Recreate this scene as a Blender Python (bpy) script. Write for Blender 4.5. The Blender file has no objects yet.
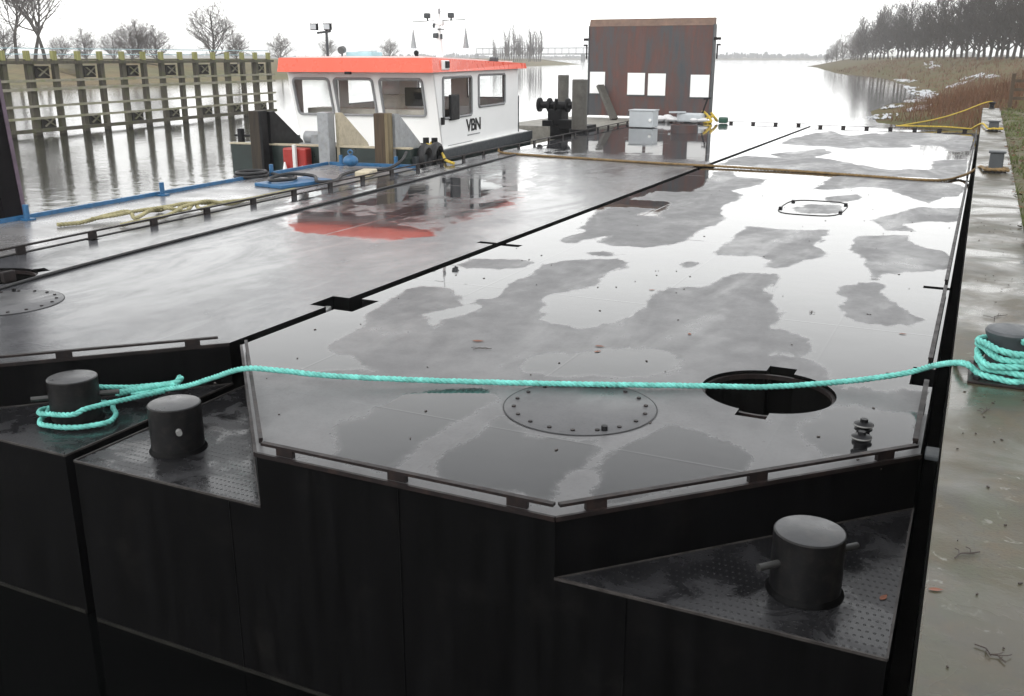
import bpy, bmesh, math, random
from math import sin, cos, pi, radians, sqrt, exp, atan2
from mathutils import Vector, Matrix, Quaternion, noise as mnoise
from mathutils.geometry import delaunay_2d_cdt

random.seed(7)
SC = bpy.context.scene
COL = SC.collection
DECK = 1.34          # height of the pontoon decks above the water
PLAT = 1.04          # height of the sunken bollard corners
QZ = 1.64            # top of the quay
V = Vector

# ------------------------------------------------------------------ helpers
class MB:
    """collects shapes in world coordinates, then links them as one mesh object"""
    def __init__(self, M=None):
        self.v, self.f, self.M = [], [], M
    def add(self, vs, fs):
        b = len(self.v)
        if self.M is None: self.v += [tuple(p) for p in vs]
        else: self.v += [tuple(self.M @ V(p)) for p in vs]
        self.f += [tuple(b + i for i in f) for f in fs]
        return self
    def box(self, c, s, rz=0, R=None, bev=0):
        x, y, z = s[0]/2, s[1]/2, s[2]/2
        R = R or Matrix.Rotation(rz, 3, 'Z')
        if bev <= 0:
            vs = [V((a*x, b*y, d*z)) for a in (-1, 1) for b in (-1, 1) for d in (-1, 1)]
            fs = [(0,1,3,2),(4,6,7,5),(0,4,5,1),(2,3,7,6),(0,2,6,4),(1,5,7,3)]
        else:
            bm = bmesh.new(); bmesh.ops.create_cube(bm, size=1)
            for w in bm.verts: w.co = V((w.co.x*2*x, w.co.y*2*y, w.co.z*2*z))
            bmesh.ops.bevel(bm, geom=bm.edges[:], offset=bev, segments=2, affect='EDGES', profile=.5)
            bm.verts.index_update()
            vs = [w.co.copy() for w in bm.verts]; fs = [tuple(w.index for w in f.verts) for f in bm.faces]; bm.free()
        c = V(c)
        return self.add([c + R @ p for p in vs], fs)
    def beam(self, a, b, w, h, up=(0,0,1)):
        a, b = V(a), V(b); d = (b - a); L = d.length; d.normalize()
        s = d.cross(V(up))
        if s.length < 1e-4: s = d.cross(V((1,0,0)))
        s.normalize(); u = s.cross(d)
        vs = []
        for p in (a, b):
            for q, r in ((-1,-1),(1,-1),(1,1),(-1,1)): vs.append(p + s*q*w/2 + u*r*h/2)
        return self.add(vs, [(3,2,1,0),(4,5,6,7),(0,1,5,4),(1,2,6,5),(2,3,7,6),(3,0,4,7)])
    def cyl(self, a, b, r, r2=None, n=20, caps=True):
        a, b = V(a), V(b); r2 = r if r2 is None else r2
        d = (b - a).normalized(); s = d.cross(V((0,0,1)))
        if s.length < 1e-4: s = V((1,0,0))
        s.normalize(); u = s.cross(d)
        vs = [a + (s*cos(2*pi*i/n) + u*sin(2*pi*i/n))*r for i in range(n)] + [b + (s*cos(2*pi*i/n) + u*sin(2*pi*i/n))*r2 for i in range(n)]
        fs = [(i, i+n, (i+1) % n + n, (i+1) % n) for i in range(n)]
        if caps: fs += [tuple(range(n)), tuple(reversed(range(n, 2*n)))]
        return self.add(vs, fs)
    def lathe(self, c, prof, n=32, cap=True):
        """prof: list of (r, z) bottom to top about the vertical through c"""
        c = V(c); vs, fs = [], []
        for r, z in prof:
            vs += [c + V((r*cos(2*pi*i/n), r*sin(2*pi*i/n), z)) for i in range(n)]
        m = len(prof)
        for j in range(m-1):
            for i in range(n): fs.append((j*n+i, j*n+(i+1) % n, (j+1)*n+(i+1) % n, (j+1)*n+i))
        if cap: fs += [tuple(reversed(range(n))), tuple(range((m-1)*n, m*n))]
        return self.add(vs, fs)
    def prism(self, poly, z0, z1, caps=(True, True)):
        n = len(poly)
        vs = [(x, y, z0) for x, y in poly] + [(x, y, z1) for x, y in poly]
        fs = [(i, (i+1) % n, (i+1) % n + n, i+n) for i in range(n)]
        if caps[0]: fs.append(tuple(reversed(range(n))))
        if caps[1]: fs.append(tuple(range(n, 2*n)))
        return self.add(vs, fs)
    def extrude(self, pts, off):
        """planar 3D polygon pts swept by vector off"""
        n = len(pts); off = V(off)
        vs = [V(p) for p in pts] + [V(p) + off for p in pts]
        fs = [(i, (i+1) % n, (i+1) % n + n, i+n) for i in range(n)] + [tuple(reversed(range(n))), tuple(range(n, 2*n))]
        return self.add(vs, fs)
    def tube(self, path, r, n=6, caps=True):
        P = [V(p) for p in path]; m = len(P)
        rr = r if isinstance(r, (list, tuple)) else [r]*m
        vs, fs = [], []; s = None
        for k in range(m):
            d = (P[min(k+1, m-1)] - P[max(k-1, 0)])
            d = d.normalized() if d.length > 1e-9 else V((0,0,1))
            if s is None:
                s = d.cross(V((0,0,1)))
                if s.length < 1e-3: s = d.cross(V((1,0,0)))
            else: s = s - d*s.dot(d)
            s.normalize(); u = d.cross(s)
            vs += [P[k] + (s*cos(2*pi*i/n) + u*sin(2*pi*i/n))*rr[k] for i in range(n)]
        for k in range(m-1):
            for i in range(n): fs.append((k*n+i, k*n+(i+1) % n, (k+1)*n+(i+1) % n, (k+1)*n+i))
        if caps: fs += [tuple(reversed(range(n))), tuple(range((m-1)*n, m*n))]
        return self.add(vs, fs)
    def sphere(self, c, r, n=14, sq=(1,1,1)):
        c = V(c); m = n//2; vs, fs = [], []
        for j in range(m+1):
            t = pi*j/m
            vs += [c + V((r*sq[0]*sin(t)*cos(2*pi*i/n), r*sq[1]*sin(t)*sin(2*pi*i/n), -r*sq[2]*cos(t))) for i in range(n)]
        for j in range(m):
            for i in range(n): fs.append((j*n+i, j*n+(i+1) % n, (j+1)*n+(i+1) % n, (j+1)*n+i))
        return self.add(vs, fs)

def root_of(o):
    while o.parent: o = o.parent
    return o
def obj(name, mb, mat, parent=None, loc=None, smooth=False, angle=35):
    me = bpy.data.meshes.new(name)
    o0 = V(root_of(parent).location) if parent else V(loc or (0,0,0))
    me.from_pydata([(p[0]-o0.x, p[1]-o0.y, p[2]-o0.z) for p in mb.v], [], mb.f)
    bm = bmesh.new(); bm.from_mesh(me)
    bmesh.ops.recalc_face_normals(bm, faces=bm.faces[:])
    bm.to_mesh(me); bm.free()
    me.materials.append(mat)
    if smooth:
        me.polygons.foreach_set('use_smooth', [True]*len(me.polygons))
        try: me.set_sharp_from_angle(angle=radians(angle))
        except Exception: pass
    o = bpy.data.objects.new(name, me); COL.objects.link(o)
    if parent: o.parent = parent
    else: o.location = o0
    return o
def tag(o, label=None, cat=None, group=None, kind=None):
    if label: o['label'] = label
    if cat: o['category'] = cat
    if group: o['group'] = group
    if kind: o['kind'] = kind
    return o
def thing(name, label, cat, loc=(0,0,0), group=None):
    o = bpy.data.objects.new(name, None); COL.objects.link(o); o.location = loc
    o.empty_display_size = .2
    return tag(o, label, cat, group)
def copy_tree(o, parent=None):
    c = o.copy(); COL.objects.link(c)
    if parent: c.parent = parent
    for ch in list(o.children): copy_tree(ch, c)
    return c
def catmull(P, n=8):
    P = [V(p) for p in P]; Q = [P[0]*2-P[1]] + P + [P[-1]*2-P[-2]]; out = []
    for i in range(1, len(Q)-2):
        a, b, c, d = Q[i-1], Q[i], Q[i+1], Q[i+2]
        for k in range(n):
            t = k/n
            out.append(.5*((2*b) + (c-a)*t + (2*a-5*b+4*c-d)*t*t + (3*b-a-3*c+d)*t**3))
    out.append(P[-1]); return out
def resample(P, step):
    out = [P[0]]; acc = 0
    for a, b in zip(P, P[1:]):
        L = (b-a).length
        while acc + L >= step:
            t = (step-acc)/L; a = a + (b-a)*t; out.append(a.copy()); L = (b-a).length; acc = 0
            if L < 1e-9: break
        acc += L
    out.append(P[-1]); return out
def rope(mb, pts, r, pitch=None, strands=3, n=5, sub=10):
    """laid rope: strands twisted about a smooth path"""
    pitch = pitch or r*5.5
    P = resample(catmull(pts, sub), pitch/7); m = len(P)
    s = None; F = []
    for k in range(m):
        d = (P[min(k+1, m-1)] - P[max(k-1, 0)]).normalized()
        if s is None:
            s = d.cross(V((0,0,1)))
            if s.length < 1e-3: s = d.cross(V((1,0,0)))
        else: s = s - d*s.dot(d)
        s.normalize(); F.append((s.copy(), d.cross(s)))
    for q in range(strands):
        path = []
        for k in range(m):
            a = 2*pi*(k/7 + q/strands)
            path.append(P[k] + (F[k][0]*cos(a) + F[k][1]*sin(a))*r*.5)
        mb.tube(path, r*.56, n)
    return mb
def in_poly(x, y, P):
    c = False; j = len(P)-1
    for i in range(len(P)):
        xi, yi = P[i]; xj, yj = P[j]
        if (yi > y) != (yj > y) and x < (xj-xi)*(y-yi)/(yj-yi)+xi: c = not c
        j = i
    return c
def sdist(x, y, P):
    """signed distance, positive inside"""
    best = 1e9; j = len(P)-1
    for i in range(len(P)):
        ax, ay = P[j]; bx, by = P[i]; dx, dy = bx-ax, by-ay
        t = max(0, min(1, ((x-ax)*dx+(y-ay)*dy)/(dx*dx+dy*dy+1e-12)))
        d = (x-ax-t*dx)**2+(y-ay-t*dy)**2
        if d < best: best = d
        j = i
    best = sqrt(best)
    return best if in_poly(x, y, P) else -best
def nz(x, y, z=0): return mnoise.noise(V((x, y, z)))
def sstep(a, b, x):
    t = max(0, min(1, (x-a)/(b-a))); return t*t*(3-2*t)

# ------------------------------------------------------------------ materials
def new_mat(name):
    m = bpy.data.materials.new(name); m.use_nodes = True
    nt = m.node_tree; bs = nt.nodes['Principled BSDF']
    return m, nt, bs
class NT:
    def __init__(s, nt): s.nt = nt; s._co = None
    def n(s, t, **kw):
        x = s.nt.nodes.new(t)
        for k, v in kw.items(): setattr(x, k, v)
        return x
    def l(s, a, b): s.nt.links.new(a, b)
    def co(s, scale=(1,1,1), kind='Object'):
        if s._co is None: s._co = s.n('ShaderNodeTexCoord')
        mp = s.n('ShaderNodeMapping'); mp.inputs['Scale'].default_value = scale
        s.l(s._co.outputs[kind], mp.inputs['Vector']); return mp.outputs[0]
    def noise(s, scale=5, detail=4, rough=.55, vec=None, dist=0):
        x = s.n('ShaderNodeTexNoise'); x.inputs['Scale'].default_value = scale; x.inputs['Detail'].default_value = detail
        x.inputs['Roughness'].default_value = rough; x.inputs['Distortion'].default_value = dist
        s.l(vec if vec is not None else s.co(), x.inputs['Vector']); return x.outputs['Fac']
    def ramp(s, fac, stops, interp='LINEAR'):
        x = s.n('ShaderNodeValToRGB'); x.color_ramp.interpolation = interp
        e = x.color_ramp.elements
        while len(e) < len(stops): e.new(.5)
        for k, (p, c) in enumerate(stops):
            e[k].position = p; e[k].color = (c, c, c, 1) if isinstance(c, (int, float)) else (*c, 1)
        s.l(fac, x.inputs[0]); return x.outputs[0]
    def math(s, op, a, b=None, clamp=False):
        x = s.n('ShaderNodeMath'); x.operation = op; x.use_clamp = clamp
        for i, q in enumerate((a, b)):
            if q is None: continue
            if isinstance(q, (int, float)): x.inputs[i].default_value = q
            else: s.l(q, x.inputs[i])
        return x.outputs[0]
    def mix(s, fac, a, b, typ='RGBA', blend='MIX'):
        x = s.n('ShaderNodeMix'); x.data_type = typ
        if typ == 'RGBA': x.blend_type = blend; ia, ib, o = x.inputs[6], x.inputs[7], x.outputs[2]
        else: ia, ib, o = x.inputs[2], x.inputs[3], x.outputs[0]
        for i, q in ((x.inputs[0], fac), (ia, a), (ib, b)):
            if isinstance(q, (int, float)): i.default_value = q if i.type == 'VALUE' else (q, q, q, 1)
            elif isinstance(q, tuple): i.default_value = (*q, 1)
            else: s.l(q, i)
        return o
    def bump(s, h, strength=.3, dist=.01, normal=None):
        x = s.n('ShaderNodeBump'); x.inputs['Strength'].default_value = strength; x.inputs['Distance'].default_value = dist
        s.l(h, x.inputs['Height'])
        if normal is not None: s.l(normal, x.inputs['Normal'])
        return x.outputs[0]

def paint(name, c, rough=.45, var=.25, scale=3, spec=.5, metal=0, bump=.0, dirt=None, dirt_amt=.5, stretch=(1,1,1), bscale=40):
    m, nt, bs = new_mat(name); k = NT(nt)
    co = k.co(stretch)
    f = k.noise(scale, 6, .6, co)
    lo = tuple(max(0, x*(1-var)) for x in c); hi = tuple(min(1, x*(1+var)) for x in c)
    col = k.mix(k.ramp(f, [(.3, 0.), (.7, 1.)]), lo, hi)
    if dirt:
        g = k.noise(scale*2.7, 7, .65, co, .4)
        col = k.mix(k.math('MULTIPLY', k.ramp(g, [(.48, 0.), (.68, 1.)]), dirt_amt), col, dirt)
    k.l(col, bs.inputs['Base Color'])
    k.l(k.ramp(k.noise(scale*1.7, 5, .6, co), [(.25, max(0, rough-.12)), (.75, min(1, rough+.15))]), bs.inputs['Roughness'])
    bs.inputs['Specular IOR Level'].default_value = spec; bs.inputs['Metallic'].default_value = metal
    if bump: k.l(k.bump(k.noise(bscale, 5, .6, co), bump, .01), bs.inputs['Normal'])
    return m

def deck_material(name, dry=(.128,.127,.129), wetc=(.016,.0165,.0175), noise_amp=.13, film=(.015,.05), base_shift=0.0, dry_rough=(.40, .56), big_amp=.42):
    m, nt, bs = new_mat(name); k = NT(nt)
    at = k.n('ShaderNodeAttribute'); at.attribute_name = 'wet'
    co = k.co()
    n1 = k.noise(3.2, 6, .62, co, .6); n2 = k.noise(19, 4, .6, co)
    n0 = k.noise(1.5, 7, .66, k.co((1.35, .62, 1)), .4)
    d = k.math('ADD', k.math('MULTIPLY', k.math('SUBTRACT', n1, .5), noise_amp*1.2), k.math('MULTIPLY', k.math('SUBTRACT', n2, .5), noise_amp*.4))
    d = k.math('ADD', d, k.math('MULTIPLY', k.math('SUBTRACT', n0, .5), big_amp))
    sd = k.math('ADD', k.math('ADD', at.outputs['Fac'], d), base_shift)
    wet = k.ramp(k.math('ADD', k.math('MULTIPLY', sd, 5.0), .5, True), [(.22, 0.), (.36, .30), (.46, .75), (.62, 1.)])
    damp = k.math('MULTIPLY', k.ramp(k.noise(.9, 6, .7, k.co((1.4, .5, 1)), .8), [(.45, 0.), (.62, .42)]), 1.0)
    wet = k.math('MAXIMUM', wet, damp)
    # dry plate: mottled worn paint
    g = k.noise(1.1, 6, .65, co); g2 = k.noise(60, 3, .6, co)
    dc = k.mix(k.ramp(g, [(.3, 0.), (.7, 1.)]), tuple(c*.82 for c in dry), tuple(c*1.16 for c in dry))
    dc = k.mix(k.math('MULTIPLY', k.ramp(g2, [(.35, 1.), (.5, 0.)]), .25), dc, tuple(c*.5 for c in dry))
    wc = k.mix(k.ramp(k.noise(2.2, 5, .6, co), [(.3, 0.), (.7, 1.)]), tuple(c*.8 for c in wetc), tuple(c*1.25 for c in wetc))
    k.l(k.mix(wet, dc, wc), bs.inputs['Base Color'])
    rd = k.ramp(k.noise(5, 5, .65, co), [(.3, dry_rough[0]), (.7, dry_rough[1])])
    rw = k.ramp(k.noise(.55, 4, .6, k.co((1.6, .5, 1)), .5), [(.4, film[0]), (.65, film[1])])
    k.l(k.mix(wet, rd, rw, 'FLOAT'), bs.inputs['Roughness'])
    bs.inputs['IOR'].default_value = 1.40; k.l(k.mix(wet, .30, .5, 'FLOAT'), bs.inputs['Specular IOR Level'])
    inv = k.math('SUBTRACT', 1.0, wet)
    sp = k.n('ShaderNodeSeparateXYZ'); k.l(co, sp.inputs[0])
    def seam(o, per, off, wd):
        q = k.math('ABSOLUTE', k.math('SUBTRACT', k.math('FRACT', k.math('ADD', k.math('DIVIDE', o, per), off)), .5))
        return k.ramp(k.math('MULTIPLY', q, per), [(0., 1.), (wd, 0.)])
    seams = k.math('MAXIMUM', seam(sp.outputs[1], 2.93, .22, .012), seam(sp.outputs[0], 1.465, .5, .010))
    h = k.math('ADD', k.math('MULTIPLY', k.math('ADD', g2, k.noise(220, 2, .5, co)), inv), k.math('MULTIPLY', seams, .8))
    big = k.noise(1.5, 3, .55, co)
    nb = k.bump(h, .12, .004)
    k.l(k.bump(big, .10, .012, nb), bs.inputs['Normal'])
    return m

def plate_material(name, c=(.010,.010,.011)):
    """black painted tread plate with rows of raised dots, wet in places"""
    m, nt, bs = new_mat(name); k = NT(nt)
    tc = k.co(); sx = k.n('ShaderNodeSeparateXYZ'); k.l(tc, sx.inputs[0])
    s = 1/.029
    ux = k.math('MULTIPLY', sx.outputs[0], s); uy = k.math('MULTIPLY', sx.outputs[1], s*.62)
    row = k.math('FLOOR', uy)
    ux2 = k.math('ADD', ux, k.math('MULTIPLY', row, .5))
    fx = k.math('SUBTRACT', k.math('FRACT', ux2), .5); fy = k.math('SUBTRACT', k.math('FRACT', uy), .5)
    r = k.math('SQRT', k.math('ADD', k.math('MULTIPLY', k.math('MULTIPLY', fx, fx), 1.0), k.math('MULTIPLY', k.math('MULTIPLY', fy, fy), 1.9)))
    dot = k.ramp(r, [(.11, 1.), (.21, 0.)])
    w = k.ramp(k.noise(4.5, 5, .6, tc, .5), [(.42, 0.), (.58, 1.)])
    col = k.mix(w, tuple(x*1.9 for x in c), c)
    k.l(k.mix(k.math('MULTIPLY', dot, .75), col, (.006,.006,.006)), bs.inputs['Base Color'])
    k.l(k.mix(w, .42, .10, 'FLOAT'), bs.inputs['Roughness'])
    nb = k.bump(k.noise(130, 3, .5, tc), .12, .003)
    k.l(k.bump(dot, .55, .006, nb), bs.inputs['Normal'])
    return m

def hull_material(name, c=(.0022,.0022,.0024)):
    m, nt, bs = new_mat(name); k = NT(nt)
    st = k.co((6, 6, .5)); co = k.co()
    f = k.noise(2.2, 6, .65, st); g = k.noise(3, 7, .65, co)
    col = k.mix(k.ramp(f, [(.35, 0.), (.75, 1.)]), tuple(x*.4 for x in c), tuple(x*2.0 for x in c))
    col = k.mix(k.math('MULTIPLY', k.ramp(g, [(.56, 0.), (.72, 1.)]), .5), col, (.013,.012,.0115))
    k.l(col, bs.inputs['Base Color'])
    k.l(k.ramp(f, [(.3, .42), (.7, .62)]), bs.inputs['Roughness']); bs.inputs['Specular IOR Level'].default_value = .065
    k.l(k.bump(k.noise(9, 4, .6, co), .12, .01), bs.inputs['Normal'])
    return m

def wood(name, c, c2, moss=None, ax=(1,1,.06)):
    m, nt, bs = new_mat(name); k = NT(nt)
    co = k.co(ax); f = k.noise(14, 6, .65, co, .6)
    col = k.mix(k.ramp(f, [(.3, 0.), (.7, 1.)]), c, c2)
    if moss: col = k.mix(k.math('MULTIPLY', k.ramp(k.noise(2.5, 5, .6), [(.45, 0.), (.65, 1.)]), .7), col, moss)
    k.l(col, bs.inputs['Base Color']); bs.inputs['Roughness'].default_value = .75
    k.l(k.bump(f, .4, .01), bs.inputs['Normal'])
    return m

def rust_material():
    m, nt, bs = new_mat('rusty_steel'); k = NT(nt)
    st = k.co((1.6, 1.6, .28)); co = k.co()
    a = k.noise(1.5, 7, .68, st, .3); b = k.noise(3.5, 7, .65, co); c = k.noise(.8, 4, .6, st)
    col = k.ramp(a, [(.28, (.034,.048,.058)), (.41, (.058,.056,.060)), (.50, (.085,.042,.036)), (.60, (.115,.046,.036)), (.68, (.08,.040,.036)), (.80, (.042,.036,.038))])
    col = k.mix(k.math('MULTIPLY', k.ramp(b, [(.5, 0.), (.68, 1.)]), .6), col, (.07,.055,.052))
    col = k.mix(k.math('MULTIPLY', k.ramp(c, [(.52, 0.), (.62, 1.)]), .55), col, (.055,.060,.066))
    k.l(col, bs.inputs['Base Color']); bs.inputs['Roughness'].default_value = .62
    k.l(k.bump(b, .3, .02), bs.inputs['Normal'])
    return m

def concrete_material():
    m, nt, bs = new_mat('wet_concrete'); k = NT(nt)
    co = k.co(); st = k.co((1.0, 1.3, 1))
    a = k.noise(1.3, 6, .6, st, .4); b = k.noise(6, 7, .7, co); w = k.noise(1.1, 5, .6, k.co((1.0, 1.2, 1)), .4); v = k.noise(70, 4, .6, co)
    col = k.mix(k.ramp(a, [(.35, 0.), (.65, 1.)]), (.036,.033,.022), (.074,.068,.050))
    col = k.mix(k.math('MULTIPLY', k.ramp(b, [(.42, 0.), (.60, 1.)]), .8), col, (.070,.050,.022))
    col = k.mix(k.math('MULTIPLY', k.ramp(k.noise(2.6, 6, .65, co, .6), [(.48, 0.), (.60, 1.)]), .75), col, (.046,.050,.024))
    col = k.mix(k.math('MULTIPLY', k.ramp(v, [(.36, 1.), (.46, 0.)]), .5), col, (.03,.027,.02))
    big = k.ramp(k.noise(1.7, 6, .65, k.co((1, .8, 1)), .8), [(.44, 0.), (.58, 1.)])
    col = k.mix(k.math('MULTIPLY', big, .65), col, (.052,.041,.019))
    lich = k.ramp(k.noise(22, 5, .6, co, .5), [(.60, 0.), (.68, 1.)])
    col = k.mix(k.math('MULTIPLY', lich, k.math('MULTIPLY', k.ramp(k.noise(3, 3, .5, co), [(.5, 0.), (.6, 1.)]), .8)), col, (.19,.19,.165))
    wet = k.ramp(w, [(.42, 0.), (.60, 1.)])
    col = k.mix(k.math('MULTIPLY', wet, .35), col, (.05,.047,.038))
    k.l(col, bs.inputs['Base Color'])
    k.l(k.mix(wet, .55, .20, 'FLOAT'), bs.inputs['Roughness'])
    h = k.math('MULTIPLY', k.math('ADD', b, v), k.math('SUBTRACT', 1.05, wet))
    k.l(k.bump(h, .22, .006), bs.inputs['Normal'])
    return m

def water_material():
    m, nt, bs = new_mat('river_water'); k = NT(nt)
    bs.inputs['Base Color'].default_value = (.001,.0012,.0012,1)
    bs.inputs['Roughness'].default_value = .11; bs.inputs['IOR'].default_value = 1.34
    a = k.noise(.9, 3, .5, k.co((1, 1, 1))); b = k.noise(.12, 3, .5, k.co((1, 1, 1))); c = k.noise(5, 2, .5)
    h = k.math('ADD', k.math('ADD', k.math('MULTIPLY', a, .35), b), k.math('MULTIPLY', c, .04))
    sp = k.n('ShaderNodeSeparateXYZ'); k.l(k.co(), sp.inputs[0])
    # wind-ruffled water over towards the jetty, smoother elsewhere
    ruff = k.math('MULTIPLY', k.ramp(k.math('MULTIPLY', sp.outputs[0], -1/40.0, True), [(.28, 0.), (.42, 1.)]), k.ramp(k.math('MULTIPLY', sp.outputs[1], 1/120.0, True), [(.42, 1.), (.75, 0.)]))
    rip = k.noise(1.8, 3, .55, k.co((1, 1, 1)), .3)
    nb = k.n('ShaderNodeBump'); nb.inputs['Distance'].default_value = .12; k.l(k.math('MULTIPLY', ruff, .08), nb.inputs['Strength']); k.l(rip, nb.inputs['Height'])
    k.l(k.mix(ruff, .08, .11, 'FLOAT'), bs.inputs['Roughness'])
    k.l(k.bump(h, .10, .12, nb.outputs[0]), bs.inputs['Normal'])
    return m

def land_material(name, cols, scale=.25, rough=.95, bump=.5):
    m, nt, bs = new_mat(name); k = NT(nt)
    f = k.noise(scale, 8, .7); g = k.noise(scale*9, 6, .7); h = k.noise(scale*60, 3, .6)
    col = k.ramp(f, [(.28 + .44*i/(len(cols)-1), c) for i, c in enumerate(cols)])
    col = k.mix(k.math('MULTIPLY', k.ramp(g, [(.4, 0.), (.65, 1.)]), .5), col, tuple(x*.6 for x in cols[0]))
    k.l(col, bs.inputs['Base Color']); bs.inputs['Roughness'].default_value = rough
    bs.inputs['Specular IOR Level'].default_value = .15
    k.l(k.bump(k.math('ADD', g, h), bump, .08), bs.inputs['Normal'])
    return m

def glass_material(name, tint=(.95,.96,.96), refl=1.6):
    m = bpy.data.materials.new(name); m.use_nodes = True; nt = m.node_tree; nt.nodes.clear(); k = NT(nt)
    o = k.n('ShaderNodeOutputMaterial'); t = k.n('ShaderNodeBsdfTransparent'); g = k.n('ShaderNodeBsdfGlossy'); fr = k.n('ShaderNodeFresnel'); mx = k.n('ShaderNodeMixShader')
    t.inputs[0].default_value = (*tint, 1); g.inputs['Roughness'].default_value = .01; fr.inputs[0].default_value = refl
    k.l(fr.outputs[0], mx.inputs[0]); k.l(t.outputs[0], mx.inputs[1]); k.l(g.outputs[0], mx.inputs[2]); k.l(mx.outputs[0], o.inputs[0])
    return m

M = {}
M['deck'] = deck_material('wet_deck_plate')
M['deck_film'] = deck_material('wet_deck_plate_film', dry=(.062,.063,.068), wetc=(.036,.036,.039), noise_amp=.16, big_amp=.24, film=(.02,.06), dry_rough=(.20, .28))
M['cover'] = deck_material('damp_cover_plate', dry=(.092,.092,.095), base_shift=-.3)
M['deck_grey'] = paint('grey_deck_paint', (.17,.165,.165), .28, .15, 1.2, bump=.1, dirt=(.10,.095,.09))
M['hull'] = hull_material('black_hull_paint')
M['tread'] = plate_material('black_tread_plate')
M['rail'] = paint('black_rail_paint', (.011,.008,.008), .5, .3, 6, bump=.1, spec=.22, dirt=(.035,.022,.018), dirt_amt=.6)
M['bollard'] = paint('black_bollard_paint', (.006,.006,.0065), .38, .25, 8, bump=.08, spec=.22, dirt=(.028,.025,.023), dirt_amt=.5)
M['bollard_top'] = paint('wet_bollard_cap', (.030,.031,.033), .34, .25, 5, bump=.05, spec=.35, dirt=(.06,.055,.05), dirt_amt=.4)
M['black'] = paint('black_steel', (.008,.008,.009), .5, .3, 5, spec=.2)
M['rubber'] = paint('black_rubber', (.014,.014,.015), .55, .2, 9)
M['worn'] = paint('worn_grey_steel', (.20,.20,.195), .4, .3, 12, bump=.2)
M['teal'] = paint('turquoise_rope_fibre', (.165,.53,.47), .65, .32, 14, spec=.2, bump=.3, bscale=150, dirt=(.11,.27,.22), dirt_amt=.4)
M['yellow_rope'] = paint('yellow_rope_fibre', (.50,.36,.06), .7, .3, 20, spec=.2)
M['brown_rope'] = paint('wet_brown_rope_fibre', (.19,.125,.055), .6, .35, 12, spec=.3)
M['old_rope'] = paint('faded_olive_rope_fibre', (.33,.30,.17), .75, .35, 9, spec=.2)
M['blue'] = paint('blue_paint', (.022,.115,.25), .4, .2, 6, bump=.05, dirt=(.02,.06,.11))
M['white'] = paint('white_boat_paint', (.88,.88,.87), .5, .015, 2, spec=.25)
M['white_dull'] = paint('dull_white_paint', (.72,.72,.70), .5, .08, 4)
M['orange'] = paint('orange_red_paint', (.83,.10,.045), .28, .05, 2)
M['pipe'] = paint('grey_brown_pipe', (.085,.080,.070), .55, .25, 5, dirt=(.05,.04,.03))
M['red'] = paint('red_paint', (.33,.022,.016), .4, .15, 5)
M['grey_boat'] = paint('grey_boat_paint', (.30,.31,.32), .4, .15, 5, dirt=(.2,.19,.17))
M['tan'] = paint('pale_tan_paint', (.50,.44,.32), .5, .15, 6, dirt=(.3,.25,.17))
M['dgreen'] = paint('dark_green_hull_paint', (.010,.022,.019), .35, .3, 3)
M['gasket'] = paint('grey_window_gasket', (.23,.235,.24), .5, .1, 8)
M['dark_in'] = paint('pale_interior', (.60,.57,.50), .7, .2, 3)
M['glass'] = glass_material('clear_window_glass')
M['timber'] = wood('dark_fender_timber', (.030,.020,.011), (.085,.055,.030), ax=(1,1,.06))
M['panel'] = wood('black_brown_panel', (.012,.010,.008), (.035,.030,.022))
M['dark_timber'] = wood('black_fender_timber', (.014,.011,.008), (.05,.036,.022), ax=(1,1,.06))
M['jetty'] = wood('weathered_jetty_timber', (.034,.028,.020), (.10,.086,.060), moss=(.075,.08,.030))
M['jetty_pale'] = wood('pale_jetty_timber', (.20,.185,.14), (.33,.31,.24), moss=(.18,.19,.08), ax=(.3,.3,1))
M['moss_post'] = wood('mossy_post_timber', (.16,.16,.05), (.34,.33,.12))
M['blue_pale'] = paint('pale_blue_handrail', (.36,.52,.56), .5, .15, 4)
M['rust'] = rust_material()
M['concrete'] = concrete_material()
M['scum'] = paint('grey_waterline_scum', (.014,.0135,.012), .8, .5, 6, spec=.1)
M['fender'] = paint('gap_shade_black', (.004,.004,.0038), .85, .4, 4, spec=.02)  # near-black stand-in for the shade in the quay gap and open hatch
M['stone_pale'] = paint('pale_concrete_pile', (.25,.24,.21), .7, .25, 4, bump=.3, dirt=(.10,.10,.08))
M['water'] = water_material()
M['bark'] = paint('winter_bark', (.04,.033,.028), .9, .3, 6, spec=.1)
M['bark_grey'] = paint('grey_winter_bark', (.075,.066,.06), .9, .25, 4, spec=.1)
M['twig'] = paint('bare_twigs', (.043,.034,.029), .95, .25, .7, spec=.05)
M['twig_grey'] = paint('grey_bare_twigs', (.12,.105,.098), .95, .25, .7, spec=.05)
M['bank'] = land_material('dry_grass_bank', [(.095,.055,.029), (.125,.088,.040), (.080,.084,.027), (.15,.115,.052)])
M['verge'] = land_material('leaf_strewn_grass', [(.16,.13,.08), (.17,.16,.11), (.10,.115,.045), (.20,.10,.055)], 2.0)
M['straw'] = paint('brown_dead_stems', (.130,.070,.042), .9, .45, .6, spec=.1)
M['snow'] = paint('old_snow', (.46,.47,.49), .85, .3, 3, bump=.3)
M['litter'] = paint('leaf_litter', (.10,.05,.028), .7, .5, 3, spec=.1)
M['leaf'] = paint('fallen_brown_leaf', (.17,.055,.025), .55, .3, 30)
M['twig_dark'] = paint('dark_twig', (.035,.025,.02), .7, .2, 20)
M['chrome'] = paint('grey_metal', (.09,.09,.09), .35, .15, 10, metal=.3)
M['edge'] = paint('worn_plate_edge', (.040,.036,.034), .45, .5, 14, spec=.3)
M['pin'] = paint('dull_pin_steel', (.028,.028,.027), .45, .3, 20)
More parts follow.
